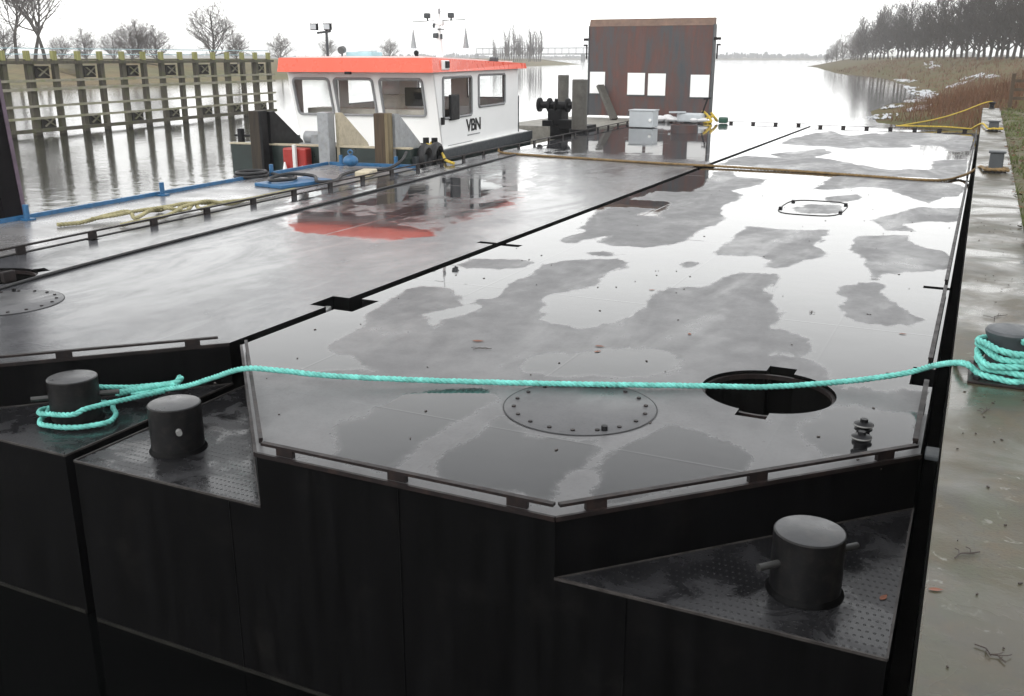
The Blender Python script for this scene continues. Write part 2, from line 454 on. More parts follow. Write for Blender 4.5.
M['slate'] = paint('slate_grey_paint', (.045,.051,.056), .5, .2, 8)
M['box_grey'] = paint('light_grey_box_paint', (.47,.50,.52), .45, .06, 4)
M['tarp'] = paint('pale_tarpaulin', (.62,.62,.62), .5, .15, 5, bump=.3)
M['far_wood'] = paint('far_bare_wood', (.085,.085,.085), 1, .2, .05, spec=0)
# wet and dry areas of the decks, in metres
DRY = [[(-4.39,17.96),(-4.32,19.85),(-3.41,19.63),(-2.93,20.18),(-1.9,18.87),(-1.4,18.31),(-1.21,18.36),(-1.18,18.68),(-0.79,18.61),(-0.83,20.25),(-0.64,20.65),(-0.08,21.04),(-0.08,18.45),(-0.37,17.39),(-1.35,17.23),(-2.41,17.38),(-3.57,17.69)],
 [(-4.21,22.97),(-4.26,24.32),(-4.05,26.5),(-3.72,27.83),(-3.12,26.08),(-2.89,26.51),(-2.59,27.78),(-2.15,26.13),(-1.6,24.22),(-1.34,23.26),(-1.85,22.86),(-2.33,22.78),(-2.5,22.16),(-3.12,22.65),(-3.63,22.65)],
 [(-2.31,27.91),(-1.31,28.05),(-0.14,27.3),(-0.08,23.09),(-0.49,22.53),(-0.83,23.75),(-1.46,24.03),(-2.04,24.91),(-2.43,26.2)],
 [(-3.95,20.36),(-3.53,21.29),(-3.07,22.27),(-2.78,21.07),(-2.99,19.83),(-3.38,19.46)],
 [(-3.84,14.68),(-4.18,16.73),(-3.88,16.97),(-3.59,16.15),(-3.09,16.08),(-3.0,15.09),(-3.23,14.41),(-3.01,13.99),(-2.95,13.36),(-3.07,12.7),(-2.8,11.62),(-2.91,11.21),(-3.04,10.92),(-3.44,11.19),(-3.7,12.39)],
 [(-2.25,16.94),(-1.91,17.24),(-1.05,16.93),(-0.18,16.76),(-0.09,15.32),(-0.36,14.92),(-0.55,14.14),(-0.89,14.73),(-1.21,15.64),(-1.55,15.71),(-1.69,15.41),(-1.99,15.12),(-2.22,15.0)],
 [(-2.02,14.26),(-1.59,14.66),(-1.47,15.0),(-1.43,14.15),(-1.74,13.69)],
 [(-2.16,12.98),(-2.07,13.53),(-1.61,13.54),(-1.5,13.02),(-1.63,12.66),(-1.95,12.62)],
 [(-0.79,13.37),(-0.64,13.86),(-0.1,13.7),(-0.08,12.85),(-0.24,12.61),(-0.54,12.71),(-0.9,12.29),(-1.17,12.33),(-1.08,12.7)],
 [(-4.07,9.51),(-4.02,10.19),(-4.3,10.91),(-4.39,12.01),(-4.01,12.19),(-3.71,12.18),(-3.8,11.56),(-3.3,11.53),(-3.41,12.48),(-3.3,13.01),(-3.18,13.58),(-2.72,11.68),(-2.79,10.78),(-2.77,9.93),(-2.99,9.53),(-3.37,9.45),(-3.61,9.73),(-3.6,10.1),(-3.77,9.66),(-3.82,9.33)],
 [(-4.33,12.85),(-4.26,13.79),(-3.51,14.15),(-3.24,13.8),(-3.61,12.86),(-3.93,12.88)],
 [(-4.36,7.91),(-4.35,8.21),(-4.07,8.42),(-3.77,8.36),(-3.74,8.06),(-3.95,7.83),(-4.21,7.83)],
 [(-4.35,6.84),(-4.27,7.01),(-3.97,7.02),(-3.67,6.73),(-3.63,6.47),(-3.68,6.17),(-3.63,5.9),(-3.64,5.7)],
 [(-3.63,7.38),(-3.57,7.83),(-3.66,8.25),(-3.43,8.56),(-3.04,8.91),(-2.9,8.54),(-2.96,7.98),(-2.87,7.75),(-2.93,7.33),(-3.1,7.12),(-3.07,6.79),(-2.9,6.55),(-2.9,6.25),(-2.8,5.84),(-3.16,5.66),(-3.43,6.09),(-3.36,6.33),(-3.45,6.61),(-3.62,6.75),(-3.5,6.93)],
 [(-2.26,7.71),(-2.21,8.0),(-1.89,8.09),(-1.45,6.48),(-2.29,6.08),(-2.41,6.29),(-2.36,6.41),(-2.25,6.86),(-2.26,7.29)],
 [(-3.54,8.99),(-3.33,9.16),(-3.08,9.1),(-3.16,8.96),(-3.37,8.89)],
 [(-2.33,9.52),(-2.32,10.56),(-2.42,11.42),(-2.06,11.28),(-1.69,11.3),(-1.46,11.56),(-1.4,11.14),(-1.44,10.44),(-1.21,10.06),(-1.25,9.81),(-1.47,9.48),(-1.52,9.14),(-1.7,9.06),(-1.7,9.37),(-1.86,9.63),(-2.17,9.37)],
 [(-1.12,10.34),(-1.15,11.26),(-0.61,11.52),(-0.53,11.01),(-0.15,10.45),(-0.09,9.73),(-0.63,9.27),(-0.7,8.95),(-0.89,9.76)],
 [(-1.16,12.36),(-0.67,13.7),(-0.11,13.97),(-0.1,12.86),(-0.46,12.69),(-0.71,12.24),(-0.59,11.83),(-0.84,11.71)],
 [(-0.93,8.58),(-0.79,8.82),(-0.59,8.83),(-0.51,8.29),(-0.35,7.91),(-0.21,7.65),(-0.29,7.41),(-0.57,7.34),(-0.78,7.43),(-0.86,7.81)],
 [(-2.0,8.52),(-1.83,8.79),(-1.51,8.85),(-1.41,8.52),(-1.45,7.99),(-1.25,7.48),(-1.16,7.0),(-0.94,6.74),(-0.88,6.5),(-1.22,6.28),(-1.11,6.18),(-0.94,6.11),(-1.27,5.68),(-1.54,5.73),(-1.72,6.04),(-2.1,5.97),(-2.32,5.55),(-2.54,5.86),(-2.55,6.09),(-2.36,6.42),(-2.3,6.98),(-2.3,7.42),(-2.31,7.91),(-2.05,8.0)],
 [(-2.51,8.98),(-2.33,9.07),(-2.24,8.86),(-2.4,8.72)],
 [(-3.87,5.07),(-3.96,5.37),(-4.05,5.84),(-4.28,6.66),(-4.29,6.99),(-3.98,7.03),(-3.65,6.82),(-3.66,6.47),(-3.73,6.24),(-3.66,5.74),(-3.72,5.34)],
 [(-3.32,5.23),(-3.27,5.76),(-3.34,6.43),(-3.37,6.95),(-3.26,7.3),(-2.94,6.88),(-2.86,6.41),(-2.49,6.25),(-2.31,6.27),(-1.94,5.29),(-2.47,4.99),(-2.95,4.82),(-3.17,4.82)]]
WET = [[(-2.86,3.83),(-2.88,4.0),(-2.9,4.25),(-2.86,4.54),(-2.53,4.81),(-2.34,4.68),(-2.36,4.31),(-2.41,3.99),(-2.39,3.68),(-2.41,3.57),(-2.68,3.62)],
 [(-2.22,3.74),(-2.22,4.14),(-2.17,4.47),(-1.97,4.23),(-1.7,4.3),(-1.6,4.38),(-1.55,4.08),(-1.55,3.84),(-1.55,3.58),(-2.06,3.6),(-2.16,3.64)],
 [(-1.43,3.71),(-1.45,3.84),(-1.47,4.18),(-1.45,4.42),(-1.31,4.72),(-1.09,4.7),(-0.84,4.49),(-0.84,4.3),(-0.98,4.11),(-1.14,3.9),(-1.31,3.66)],
 [(-1.92,4.25),(-1.69,4.33),(-1.54,4.26),(-1.56,3.98),(-1.56,3.79),(-1.55,3.59),(-1.59,3.5)],
 [(-0.69,4.99),(-0.58,5.31),(-0.47,5.41),(-0.09,5.51),(-0.07,5.05),(-0.25,4.82),(-0.52,4.64)],
 [(-2.65,5.59),(-2.24,5.84),(-1.83,6.09),(-1.62,5.95),(-1.59,5.68),(-1.91,5.4),(-2.22,5.25),(-2.46,5.18)],
 [(-4.52,5.0),(-4.51,5.39),(-4.5,6.13),(-4.28,6.66),(-4.05,5.84),(-3.84,5.08),(-3.23,4.83),(-3.66,4.71),(-3.99,4.6),(-4.1,4.54)]]
BWET = [[(-7.63,9.57),(-7.49,10.08),(-6.89,9.93),(-6.67,10.18),(-6.73,10.9),(-6.58,11.14),(-6.33,10.48),(-6.39,9.89),(-6.48,9.33),(-7.27,9.26)],
 [(-6.46,11.29),(-6.07,11.48),(-5.88,11.98),(-5.56,11.72),(-5.82,11.18),(-6.24,11.07)],
 [(-7.56,10.76),(-7.58,11.33),(-7.3,11.83),(-7.13,11.38),(-7.28,10.8)],
 [(-7.6,12.89),(-7.84,13.92),(-7.36,13.92),(-6.79,13.5),(-6.31,12.13),(-6.89,12.03)],
 [(-8.2,12.18),(-8.08,13.1),(-7.41,12.56),(-7.39,11.98)]]
BIGWET = [(-8.98,11.47),(-9.02,13.67),(-8.9,16.64),(-7.47,16.32),(-5.48,11.71),(-5.65,9.91),(-5.4,9.14),(-5.77,8.69),(-6.87,8.72),(-7.94,9.66)]
BWET.append(BIGWET)
BWET.append([(-7.39,9.24),(-7.25,9.82),(-6.6,9.78),(-6.06,9.56),(-5.65,9.45),(-5.4,9.14),(-5.79,8.82),(-6.48,8.76),(-6.97,8.82)])
# ------------------------------------------------------------------ pontoons
def wet_field(x, y):
    far = .6
    for P in DRY:
        cx, cy, rr = P_BB[id(P)]
        d = sqrt((x-cx)**2+(y-cy)**2)-rr
        if d > far: continue
        far = min(far, -sdist(x, y, P))
    if y > 8.4: return max(-.6, far)
    near = -.28
    for P in WET: near = max(near, sdist(x, y, P))
    t = sstep(5.0, 6.8, y + .35*(x+2.2)*-.3)
    return max(-.6, min(.6, far*t + near*(1-t)))
def bb(P):
    cx = sum(p[0] for p in P)/len(P); cy = sum(p[1] for p in P)/len(P)
    return (cx, cy, max(sqrt((p[0]-cx)**2+(p[1]-cy)**2) for p in P))
P_BB = {id(P): bb(P) for P in DRY+WET+BWET}
def film_field(x, y):
    v = -.13 + .07*nz(x*.5+3, y*.22, 4.2) + .05*nz(x*1.6, y*.7, 1.3) + .22*sstep(16, 21, y)
    for P in BWET:
        if P is BIGWET: v = max(v, min(-.012, sdist(x, y, P)*.35-.012))
        else: v = max(v, min(.2, sdist(x, y, P)*1.6+.06))
    return max(-.3, min(.3, v))

def deck_sheet(name, outline, holes, field, mat, parent, steps, z=DECK):
    pts, edges = [], []
    def loop(P):
        b = len(pts); n = len(P)
        for p in P: pts.append(V(p))
        for i in range(n): edges.append((b+i, b+(i+1) % n))
    loop(outline)
    for h in holes: loop(h)
    x0 = min(p[0] for p in outline); x1 = max(p[0] for p in outline)
    rnd = random.Random(3)
    for ya, yb, sx, sy in steps:
        y = ya
        while y < yb:
            x = x0 + sx*.5
            while x < x1:
                q = (x + rnd.uniform(-.1, .1)*sx, y + rnd.uniform(-.1, .1)*sy)
                if sdist(q[0], q[1], outline) > .012 and all(sdist(q[0], q[1], h) < -.012 for h in holes): pts.append(V(q))
                x += sx
            y += sy
    vo, eo, fo, *_ = delaunay_2d_cdt(pts, edges, [], 0, 1e-5)
    keep = []
    for f in fo:
        cx = sum(vo[i].x for i in f)/3; cy = sum(vo[i].y for i in f)/3
        if in_poly(cx, cy, outline) and not any(in_poly(cx, cy, h) for h in holes): keep.append(tuple(f))
    o0 = root_of(parent).location
    me = bpy.data.meshes.new(name)
    me.from_pydata([(p.x-o0.x, p.y-o0.y, z-o0.z) for p in vo], [], keep)
    bm = bmesh.new(); bm.from_mesh(me)
    for f in bm.faces:
        if f.normal.z < 0: f.normal_flip()
    bmesh.ops.delete(bm, geom=[w for w in bm.verts if not w.link_faces], context='VERTS')
    bm.to_mesh(me); bm.free()
    at = me.attributes.new('wet', 'FLOAT', 'POINT')
    at.data.foreach_set('value', [field(w.co.x+o0.x, w.co.y+o0.y) for w in me.vertices])
    me.materials.append(mat)
    o = bpy.data.objects.new(name, me); COL.objects.link(o); o.parent = parent
    return o

def toe_rail(parent, a, b, blocks, w=.028, h=.014, z=.050, bl=.10, stuff=None):
    a, b = V((a[0], a[1], 0)), V((b[0], b[1], 0)); d = (b-a).normalized(); n = V((-d.y, d.x, 0))
    mb = MB(); mb.beam(a + V((0,0,DECK+z)), b + V((0,0,DECK+z)), w, h)
    r = obj('toe_rail', mb, M['rail'], parent)
    for t in blocks:
        p = a + (b-a)*t
        q = MB(); q.beam(p - d*bl/2 + V((0,0,DECK+(z-h/2)/2+.0005)), p + d*bl/2 + V((0,0,DECK+(z-h/2)/2+.0005)), w*.85, z-h/2-.001)
        obj('rail_block', q, M['rail'], r)
    return r

def bollard(parent, x, y, pin_dir, pin_z=.16, h=.285, r=.15, front_stub=False):
    mb = MB(); mb.lathe((x, y, PLAT), [(r*1.08, 0.001), (r*1.08, .008), (r, .012), (r, h-.006), (r-.003, h-.002), (r-.007, h-.0003)], 40, cap=False)
    b = obj('bollard', mb, M['bollard'], parent, smooth=True)
    wb = MB(); wb.lathe((x, y, PLAT), [(r*1.10, .001), (r*1.09, .006), (r*1.015, .022), (r*1.0, .024)], 36, cap=False); obj('weld_bead', wb, M['hull'], b, smooth=True)
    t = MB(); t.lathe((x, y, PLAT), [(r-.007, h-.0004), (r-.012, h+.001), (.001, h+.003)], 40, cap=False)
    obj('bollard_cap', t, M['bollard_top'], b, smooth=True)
    d = V((cos(pin_dir), sin(pin_dir), 0))
    p = MB(); c = V((x, y, PLAT+pin_z))
    if front_stub: p.cyl(c + d*(r-.01), c + d*(r+.035), .017, n=12)
    else:
        q_ = MB(); q_.cyl(c - d*(r-.01), c - d*(r+.10), .016, n=12); obj('cross_pin', q_, M['pin'], b, smooth=True)
        p.cyl(c + d*(r-.01), c + d*(r+.115), .016, n=12)
    obj('cross_pin', p, M['worn' if front_stub else 'pin'], b, smooth=True)
    return b

def hatch_cover(parent, cx, cy, r, bolts, deckmat):
    mb = MB(); mb.lathe((cx, cy, DECK), [(r, .0015), (r, .004), (r-.006, .006), (.001, .0062)], 56, cap=False)
    c = obj('hatch_cover', mb, deckmat, parent, smooth=True, angle=50)
    g = MB(); n = 56
    vs = [(cx+rr*cos(2*pi*i/n), cy+rr*sin(2*pi*i/n), DECK+.003) for rr in (r, r+.008) for i in range(n)]
    g.add(vs, [(i, (i+1) % n, (i+1) % n+n, i+n) for i in range(n)])
    obj('cover_gap', g, M['black'], c)
    for i in range(bolts):
        a = 2*pi*(i+.3)/bolts
        q = MB(); q.cyl((cx+(r-.055)*cos(a), cy+(r-.055)*sin(a), DECK+.006), (cx+(r-.055)*cos(a), cy+(r-.055)*sin(a), DECK+.013), .013, n=6)
        obj('cover_bolt', q, M['rail'], c)
    for a in (2.3, 2.3+pi):
        q = MB(); q.cyl((cx+(r-.05)*cos(a), cy+(r-.05)*sin(a), DECK+.006), (cx+(r-.05)*cos(a), cy+(r-.05)*sin(a), DECK+.032), .018, n=8)
        obj('lifting_lug', q, M['black'], c, smooth=True)
    return c

def hole_ring(cx, cy, r, nd, nw=.085, ndep=.10, n=48):
    """manhole outline with two square notches along direction nd"""
    P = []
    k = math.asin(nw/r)
    for i in range(n):
        a = 2*pi*i/n
        da = (a-nd+pi) % pi
        da = min(da, pi-da)
        if da > k*1.02: P.append((a % (2*pi), r, 0))
    out = [(a, (cx+r*cos(a), cy+r*sin(a))) for a, _, _ in P]
    for s in (0, pi):
        u = V((cos(nd+s), sin(nd+s))); t = V((-u.y, u.x)); c = V((cx, cy))
        R0 = sqrt(r*r-nw*nw)
        for w_, dd in ((-nw, R0), (-nw, r+ndep), (nw, r+ndep), (nw, R0)):
            p = c + u*dd + t*w_
            key = (nd+s + math.copysign(math.asin(nw/r), w_)*(1 if dd == R0 else .98)) % (2*pi)
            out.append((key, (p.x, p.y)))
    out.sort(key=lambda q: q[0])
    return [p for _, p in out]

def open_hatch(parent, ring, cx, cy, r):
    mb = MB(); n = len(ring)
    vs = [(x, y, DECK) for x, y in ring] + [(x, y, DECK-.10) for x, y in ring] + [(cx+(x-cx)*.99, cy+(y-cy)*.99, DECK-.45) for x, y in ring]
    mb.add(vs, [(i, (i+1) % n, (i+1) % n+n, i+n) for i in range(n)] + [(i+n, (i+1) % n+n, (i+1) % n+2*n, i+2*n) for i in range(n)])
    h = obj('hatch_opening', mb, M['fender'], parent)
    g = MB(); k = 48
    prof = [(r-.001, -.022), (r-.022, -.022), (r-.022, -.05), (r-.001, -.05)]
    vs = [(cx+a*cos(2*pi*i/k), cy+a*sin(2*pi*i/k), DECK+z) for a, z in prof for i in range(k)]
    g.add(vs, [(j*k+i, j*k+(i+1) % k, ((j+1) % 4)*k+(i+1) % k, ((j+1) % 4)*k+i) for j in range(4) for i in range(k)])
    obj('hatch_rim', g, M['rail'], h)
    return h

def notch(edge_x, y0, y1, depth):
    """points of a pocket cut into a side running along y (depth signed)"""
    return [(edge_x, y0), (edge_x+depth, y0), (edge_x+depth, y1), (edge_x, y1)]

def barge(name, label, xr0, xr1, xl0, xl1, yf, yb, cut, right_n, left_n, hole, cover, field, mat, steps, bollards):
    root = thing(name, label, 'barge', ((xr0+xl0)/2, yf, 0))
    ex = lambda y: xr0+(xr1-xr0)*(y-yf)/(yb-yf)
    el = lambda y: xl0+(xl1-xl0)*(y-yf)/(yb-yf)
    R = []
    for y0, y1, d in right_n: R += [(ex(y0), y0), (ex(y0)-d, y0), (ex(y1)-d, y1), (ex(y1), y1)]
    L = []
    for y0, y1, d in sorted(left_n, reverse=True): L += [(el(y1), y1), (el(y1)+d, y1), (el(y0)+d, y0), (el(y0), y0)]
    low = [(el(yf), yf), (ex(yf), yf)] + R + [(ex(yb), yb), (el(yb), yb)] + L
    cl, cr = cut
    top = [(el(yf)+cl[0], yf), (ex(yf)-cr[0], yf), (ex(yf+cr[1]), yf+cr[1])] + R + [(ex(yb), yb), (el(yb), yb)] + L + [(el(yf+cl[1]), yf+cl[1])]
    mb = MB(); mb.prism(low, -.6, PLAT, (True, False)); mb.prism(top, PLAT, DECK, (False, False))
    for s, NN, e in ((-1, right_n, ex), (1, left_n, el)):
        for y0, y1, d in NN:
            mb.add([(e(y0), y0, DECK-.26), (e(y0)+s*d, y0, DECK-.26), (e(y1)+s*d, y1, DECK-.26), (e(y1), y1, DECK-.26)], [(0,1,2,3)])
    obj('hull', mb, M['hull'], root)
    ring = hole_ring(*hole)
    deck_sheet('deck', top, [ring], field, mat, root, steps)
    open_hatch(root, ring, hole[0], hole[1], hole[2])
    hatch_cover(root, *cover, 18, M['cover'])
    for tri in ([top[1], low[1], top[2]], [low[0], top[0], top[-1]]):
        m2 = MB(); m2.add([(x, y, PLAT) for x, y in tri], [(0,1,2)])
        p = obj('bollard_platform', m2, M['tread'], root)
        e = MB()
        a, b, c = [V((x, y, PLAT)) for x, y in tri]
        cen = (a+b+c)/3
        for u, v in ((a, b), (b, c), (c, a)):
            mid = (u+v)/2; off = (mid-cen); off.z = 0; off.normalize()
            e.beam(u, v, .010, .012)
        obj('platform_edge', e, M['edge'], p)
    e = MB()
    for u, v in ((top[0], top[1]), (top[1], top[2]), (top[-1], top[0])):
        d = V((v[0]-u[0], v[1]-u[1], 0)).normalized(); n = V((d.y, -d.x, 0))
        e.beam(V((*u, DECK-.009)) + n*.004, V((*v, DECK-.009)) + n*.004, .016, .022)
    obj('deck_edge', e, M['rail'], root)
    for u in (.26, .5, .76):
        e = MB(); x = low[0][0] + (low[1][0]-low[0][0])*u; zt = PLAT-.012 if (u < .3 or u > .7) else DECK-.03
        e.add([(x-.006, yf-.001, 0), (x+.006, yf-.001, 0), (x+.006, yf-.001, zt), (x-.006, yf-.001, zt), (x, yf-.005, 0), (x, yf-.005, zt)], [(0,4,5,3), (4,1,2,5)])
        obj('weld_seam', e, M['hull'], root)
    e = MB(); e.box(((low[0][0]+low[1][0])/2, yf-.003, .012), (low[1][0]-low[0][0]-.02, .006, .022)); obj('scum_line', e, M['scum'], root)
    for args in bollards: bollard(root, *args[:3], **args[3])
    return root, ex, el, top

STEPS = [(3.4, 8, .045, .05), (8, 14, .07, .10), (14, 30, .11, .20)]
A, exA, elA, topA = barge('pontoon_barge', 'wide black pontoon alongside the quay, with puddles on its grey deck and an open manhole', -.08, -.14, -4.435, -4.46, 3.47, 29.0,
    ((1.34, 1.45), (1.38, 1.42)), [(6.02, 6.40, .13), (8.80, 8.90, .21), (17.05, 17.25, .12)], [(6.0, 6.38, .17), (8.97, 9.09, .2), (17.2, 17.5, .16)],
    (-.965, 5.53, .39, 1.57), (-1.87, 4.78, .43), wet_field, M['deck'], STEPS,
    [(-.45, 3.85, atan2(.398, .366), {}), (-4.035, 3.87, atan2(-3.87, 4.035)+.06, dict(front_stub=True))])
# low rails along the edges of the first pontoon
toe_rail(A, (-1.455, 3.50), (-.105, 4.885), (.09, .52, .90), z=.045)
toe_rail(A, (-3.07, 3.492), (-1.475, 3.492), (.09, .50, .89), z=.045)
toe_rail(A, (-4.37, 4.89), (-3.11, 3.53), (.95,), bl=.06, z=.045, w=.02)
toe_rail(A, (-.115, 4.95), (-.12, 5.98), (.06, .9), bl=.07)
toe_rail(A, (-.125, 6.46), (-.125, 8.74), (.04, .5, .96), bl=.07)
toe_rail(A, (-.13, 8.96), (-.14, 17.0), (.02, .25, .5, .75, .98), bl=.07)
toe_rail(A, (-.15, 17.3), (-.17, 28.9), (.02, .25, .5, .75, .98), bl=.07)
toe_rail(A, (-.25, 28.93), (-4.4, 28.93), [.05+.15*i for i in range(7)], z=.06, bl=.11, w=.03, h=.010)
for k, (x, y, rot) in enumerate(((-.365, 4.86, .2), (-.375, 5.05, .9))):
    mb = MB(); mb.lathe((x, y, DECK), [(.034, .001), (.034, .022), (.046, .026), (.046, .034), (.030, .037), (.030, .046), (.050, .050), (.050, .059), (.022, .065), (.020, .067)], 20)
    v = obj('deck_vent', mb, M['black'], A, smooth=True)
    mb = MB(); mb.lathe((x, y, DECK), [(.0505, .0505), (.0515, .053), (.0515, .056), (.0505, .0585)], 24, cap=False); obj('vent_ring', mb, M['worn'], v, smooth=True)
    mb = MB(); mb.cyl((x, y, DECK+.0675), (x, y, DECK+.085), .020, n=6); obj('vent_nut', mb, M['black'], v)
# oval hatch with a raised frame, further along
mb = MB(); P = []
for i in range(40):
    a = 2*pi*i/40; c_, s_ = cos(a), sin(a)
    P.append((-1.90+.40*math.copysign(abs(c_)**.55, c_), 13.15+.68*math.copysign(abs(s_)**.55, s_), DECK+.004))
mb.tube(P+[P[0]], .0045, 6)
oh = obj('oval_hatch_frame', mb, M['rail'], A)
for a, b in ((-2.28, 12.9), (-1.52, 12.85), (-2.24, 13.6), (-1.55, 13.6)):
    q = MB(); q.box((a, b, DECK+.012), (.04, .06, .022)); obj('hatch_dog', q, M['black'], oh)

B, exB, elB, topB = barge('pontoon_barge', 'black pontoon between the quayside pontoon and the narrow grey one', -4.545, -4.57, -8.47, -9.68, 3.50, 29.6,
    ((1.40, 1.42), (1.42, 1.42)), [(6.04, 6.36, .16), (9.0, 9.10, .20), (17.2, 17.5, .12)], [(7.3, 7.42, .1)],
    (-7.93, 5.62, .385, 1.2), (-6.97, 5.02, .44), film_field, M['deck_film'], [(3.4, 12, .09, .12), (12, 30, .15, .25)],
    [(-4.96, 3.95, atan2(.349, .377), {}), (-8.1, 3.95, 2.2, {})])
toe_rail(B, (-4.60, 4.87), (-5.93, 3.54), (.09, .52, .9), z=.045)
toe_rail(B, (-5.98, 3.53), (-7.05, 3.53), (.1, .5, .9), z=.045)
yb = [6.45+.93*i for i in range(25)]
toe_rail(B, (elB(5.2)+.02, 5.2), (elB(28.9)+.02, 28.9), [(y-5.2)/23.7 for y in yb], z=.085, h=.018, w=.035, bl=.10)
toe_rail(B, (-4.7, 29.52), (-8.0, 29.52), [.06+.2*i for i in range(5)], z=.06, bl=.11, w=.03, h=.010)
mb = MB(); mb.box((-4.64, 6.16, DECK-.10), (.05, .16, .10), rz=.35, bev=.008); obj('coupling_lug', mb, M['worn'], B)
mb = MB(); mb.box((-7.60, 5.55, DECK+.05), (.05, .12, .10), bev=.008); obj('hatch_lug', mb, M['rail'], B)
mb = MB(); mb.lathe((-7.15, 25.4, DECK), [(.36, .002), (.36, .20), (.31, .20), (.31, .01)], 28, cap=False); obj('hatch_coaming', mb, M['rust'], B, smooth=True)

# narrow work pontoon with blue edge
Cb = thing('work_pontoon', 'narrow grey deck pontoon edged by a blue coaming, beyond the black pontoons', 'barge', (-9.9, 9, 0))
cr = lambda y: elB(y)-.09
outl = [(-10.15, 2.5), (cr(2.5), 2.5), (cr(14.95), 14.95), (-10.87, 14.72)]
mb = MB(); mb.prism(outl, -.4, DECK-.012); obj('hull', mb, M['hull'], Cb)
mb = MB(); mb.prism([(x+(.01 if x < -10 else -.01), y) for x, y in outl], DECK-.011, DECK); obj('deck', mb, M['deck_grey'], Cb)
mb = MB(); mb.beam((-10.165, 2.5, DECK+.015), (-10.885, 14.76, DECK+.015), .05, .07)
mb.beam((-10.86, 14.80, DECK+.015), (cr(14.95)-.05, 15.02, DECK+.015), .05, .07); obj('coaming', mb, M['blue'], Cb)
for x, y in ((-10.43, 7.95), (-10.57, 10.3), (-10.72, 12.9), (-10.62, 14.74), (-9.55, 14.93)):
    mb = MB(); mb.cyl((x+.05, y, DECK), (x+.05, y, DECK+.19), .035, n=12); mb.box((x+.06, y, DECK+.012), (.13, .13, .022)); obj('edge_post', mb, M['blue'], Cb, smooth=True)

# ------------------------------------------------------------------ ropes
bc = V((-4.96, 3.95, PLAT))
pts = [(-4.70, 4.43, 1.115)]
for k in range(0, 21):
    a = radians(-12 - k*29.0); r = .195 + .03*sin(k*1.7) + (.05 if 9 <= k <= 14 else 0); z = .125 - .10*min(1, k/8.0) + (.0 if k < 16 else .03*(k-16))
    pts.append((bc.x+r*cos(a), bc.y+r*sin(a), bc.z+max(.028, z)))
pts += [(-4.93, 4.33, 1.14), (-4.72, 4.47, 1.15)]
mb = MB(); rope(mb, pts, .0175)
span = [(-4.82, 4.27, 1.12), (-4.70, 4.44, 1.125), (-4.45, 4.41, 1.20), (-4.2, 4.38, 1.30), (-3.893, 4.328, 1.418), (-3.64, 4.41, 1.412), (-3.383, 4.495, 1.395), (-2.827, 4.739, 1.372), (-2.105, 5.045, 1.363), (-1.337, 5.374, 1.363), (-.955, 5.528, 1.366), (-.534, 5.787, 1.385),
        (-.25, 5.93, 1.43), (-.10, 5.82, 1.53), (.0, 5.55, 1.64), (.07, 5.36, 1.70)]
qc = V((.265, 5.42, QZ))
coil = []
for k in range(0, 61):
    a = radians(200 + k*27); r = .152 + .014*sin(k*.7+1) + .010*sin(k*2.3); t = k/60
    z = .040 + .150*t + .018*sin(a*.93+.6) + .008*sin(k*1.3)
    coil.append((qc.x+r*cos(a)*.95, qc.y+r*sin(a)*1.1, qc.z+z))
coil += [(qc.x+.05, qc.y-.16, qc.z+.24), (qc.x+.16, qc.y-.05, qc.z+.255), (qc.x+.12, qc.y+.12, qc.z+.19)]
rope(mb, span+coil, .018)
# splice whipping and frayed tail
rope(mb, [(-4.90, 4.22, 1.135), (-4.80, 4.36, 1.145), (-4.70, 4.47, 1.15), (-4.62, 4.47, 1.175), (-4.60, 4.50, 1.21)], .024, pitch=.07)
tag(obj('mooring_rope', mb, M['teal'], loc=(-2.1, 5.0, 1.36), smooth=True, angle=80), 'turquoise mooring rope stretched from a bow bollard across the deck to the quay bollard', 'rope')

mb = MB(); rope(mb, [(-9.05, 18.2, 1.42), (-9.0, 18.15, 1.365), (-8.53, 17.95, 1.36), (-7.04, 17.72, 1.36), (-5.74, 17.52, 1.36), (-4.55, 17.34, 1.37), (-4.37, 17.36, 1.37), (-2.78, 17.25, 1.36), (-1.44, 16.98, 1.36), (-.82, 16.85, 1.36), (-.46, 16.98, 1.36), (-.26, 17.5, 1.37), (-.12, 17.4, 1.45), (.02, 16.3, 1.66), (.10, 15.72, 1.68), (.22, 15.58, 1.70), (.35, 15.70, 1.70), (.37, 15.9, 1.69), (.25, 16.05, 1.69), (.1, 15.95, 1.68), (.08, 15.75, 1.69), (.2, 15.55, 1.70), (.4, 15.6, 1.69)], .023, pitch=.18)
tag(obj('mooring_rope', mb, M['brown_rope'], loc=(-4, 17.3, 1.36), smooth=True, angle=80), 'thin brown rope lying right across both wet decks to the slate quay block', 'rope')
mb = MB(); rope(mb, [(-.3, 28.9, 1.42), (-.22, 28.6, 1.5), (-.05, 26.6, 1.70), (.08, 24.9, 1.69), (.2, 24.5, 1.72), (.36, 24.6, 1.70), (.36, 25.0, 1.70), (.2, 25.2, 1.7), (.06, 24.9, 1.7)], .022, pitch=.2)
rope(mb, [(-.3, 28.9, 1.42), (-1.0, 28.97, 1.45), (-2.2, 29.0, 1.44)], .02, pitch=.2)
tag(obj('mooring_rope', mb, M['yellow_rope'], loc=(0, 26, 1.5), smooth=True, angle=80), 'short yellow rope round the small dark bollard near the far end of the quay', 'rope')
mb = MB(); rope(mb, [(-2.1, 29.0, 1.44), (-1.3, 31.2, 1.52), (-.7, 33.4, 1.64), (-.15, 35.8, 1.80), (.1, 36.0, 1.86), (.2, 36.1, 1.8)], .022, pitch=.2)
tag(obj('mooring_rope', mb, M['yellow_rope'], loc=(-1, 33, 1.6), smooth=True, angle=80), 'yellow rope slanting up from the far deck edge to the quay end', 'rope')

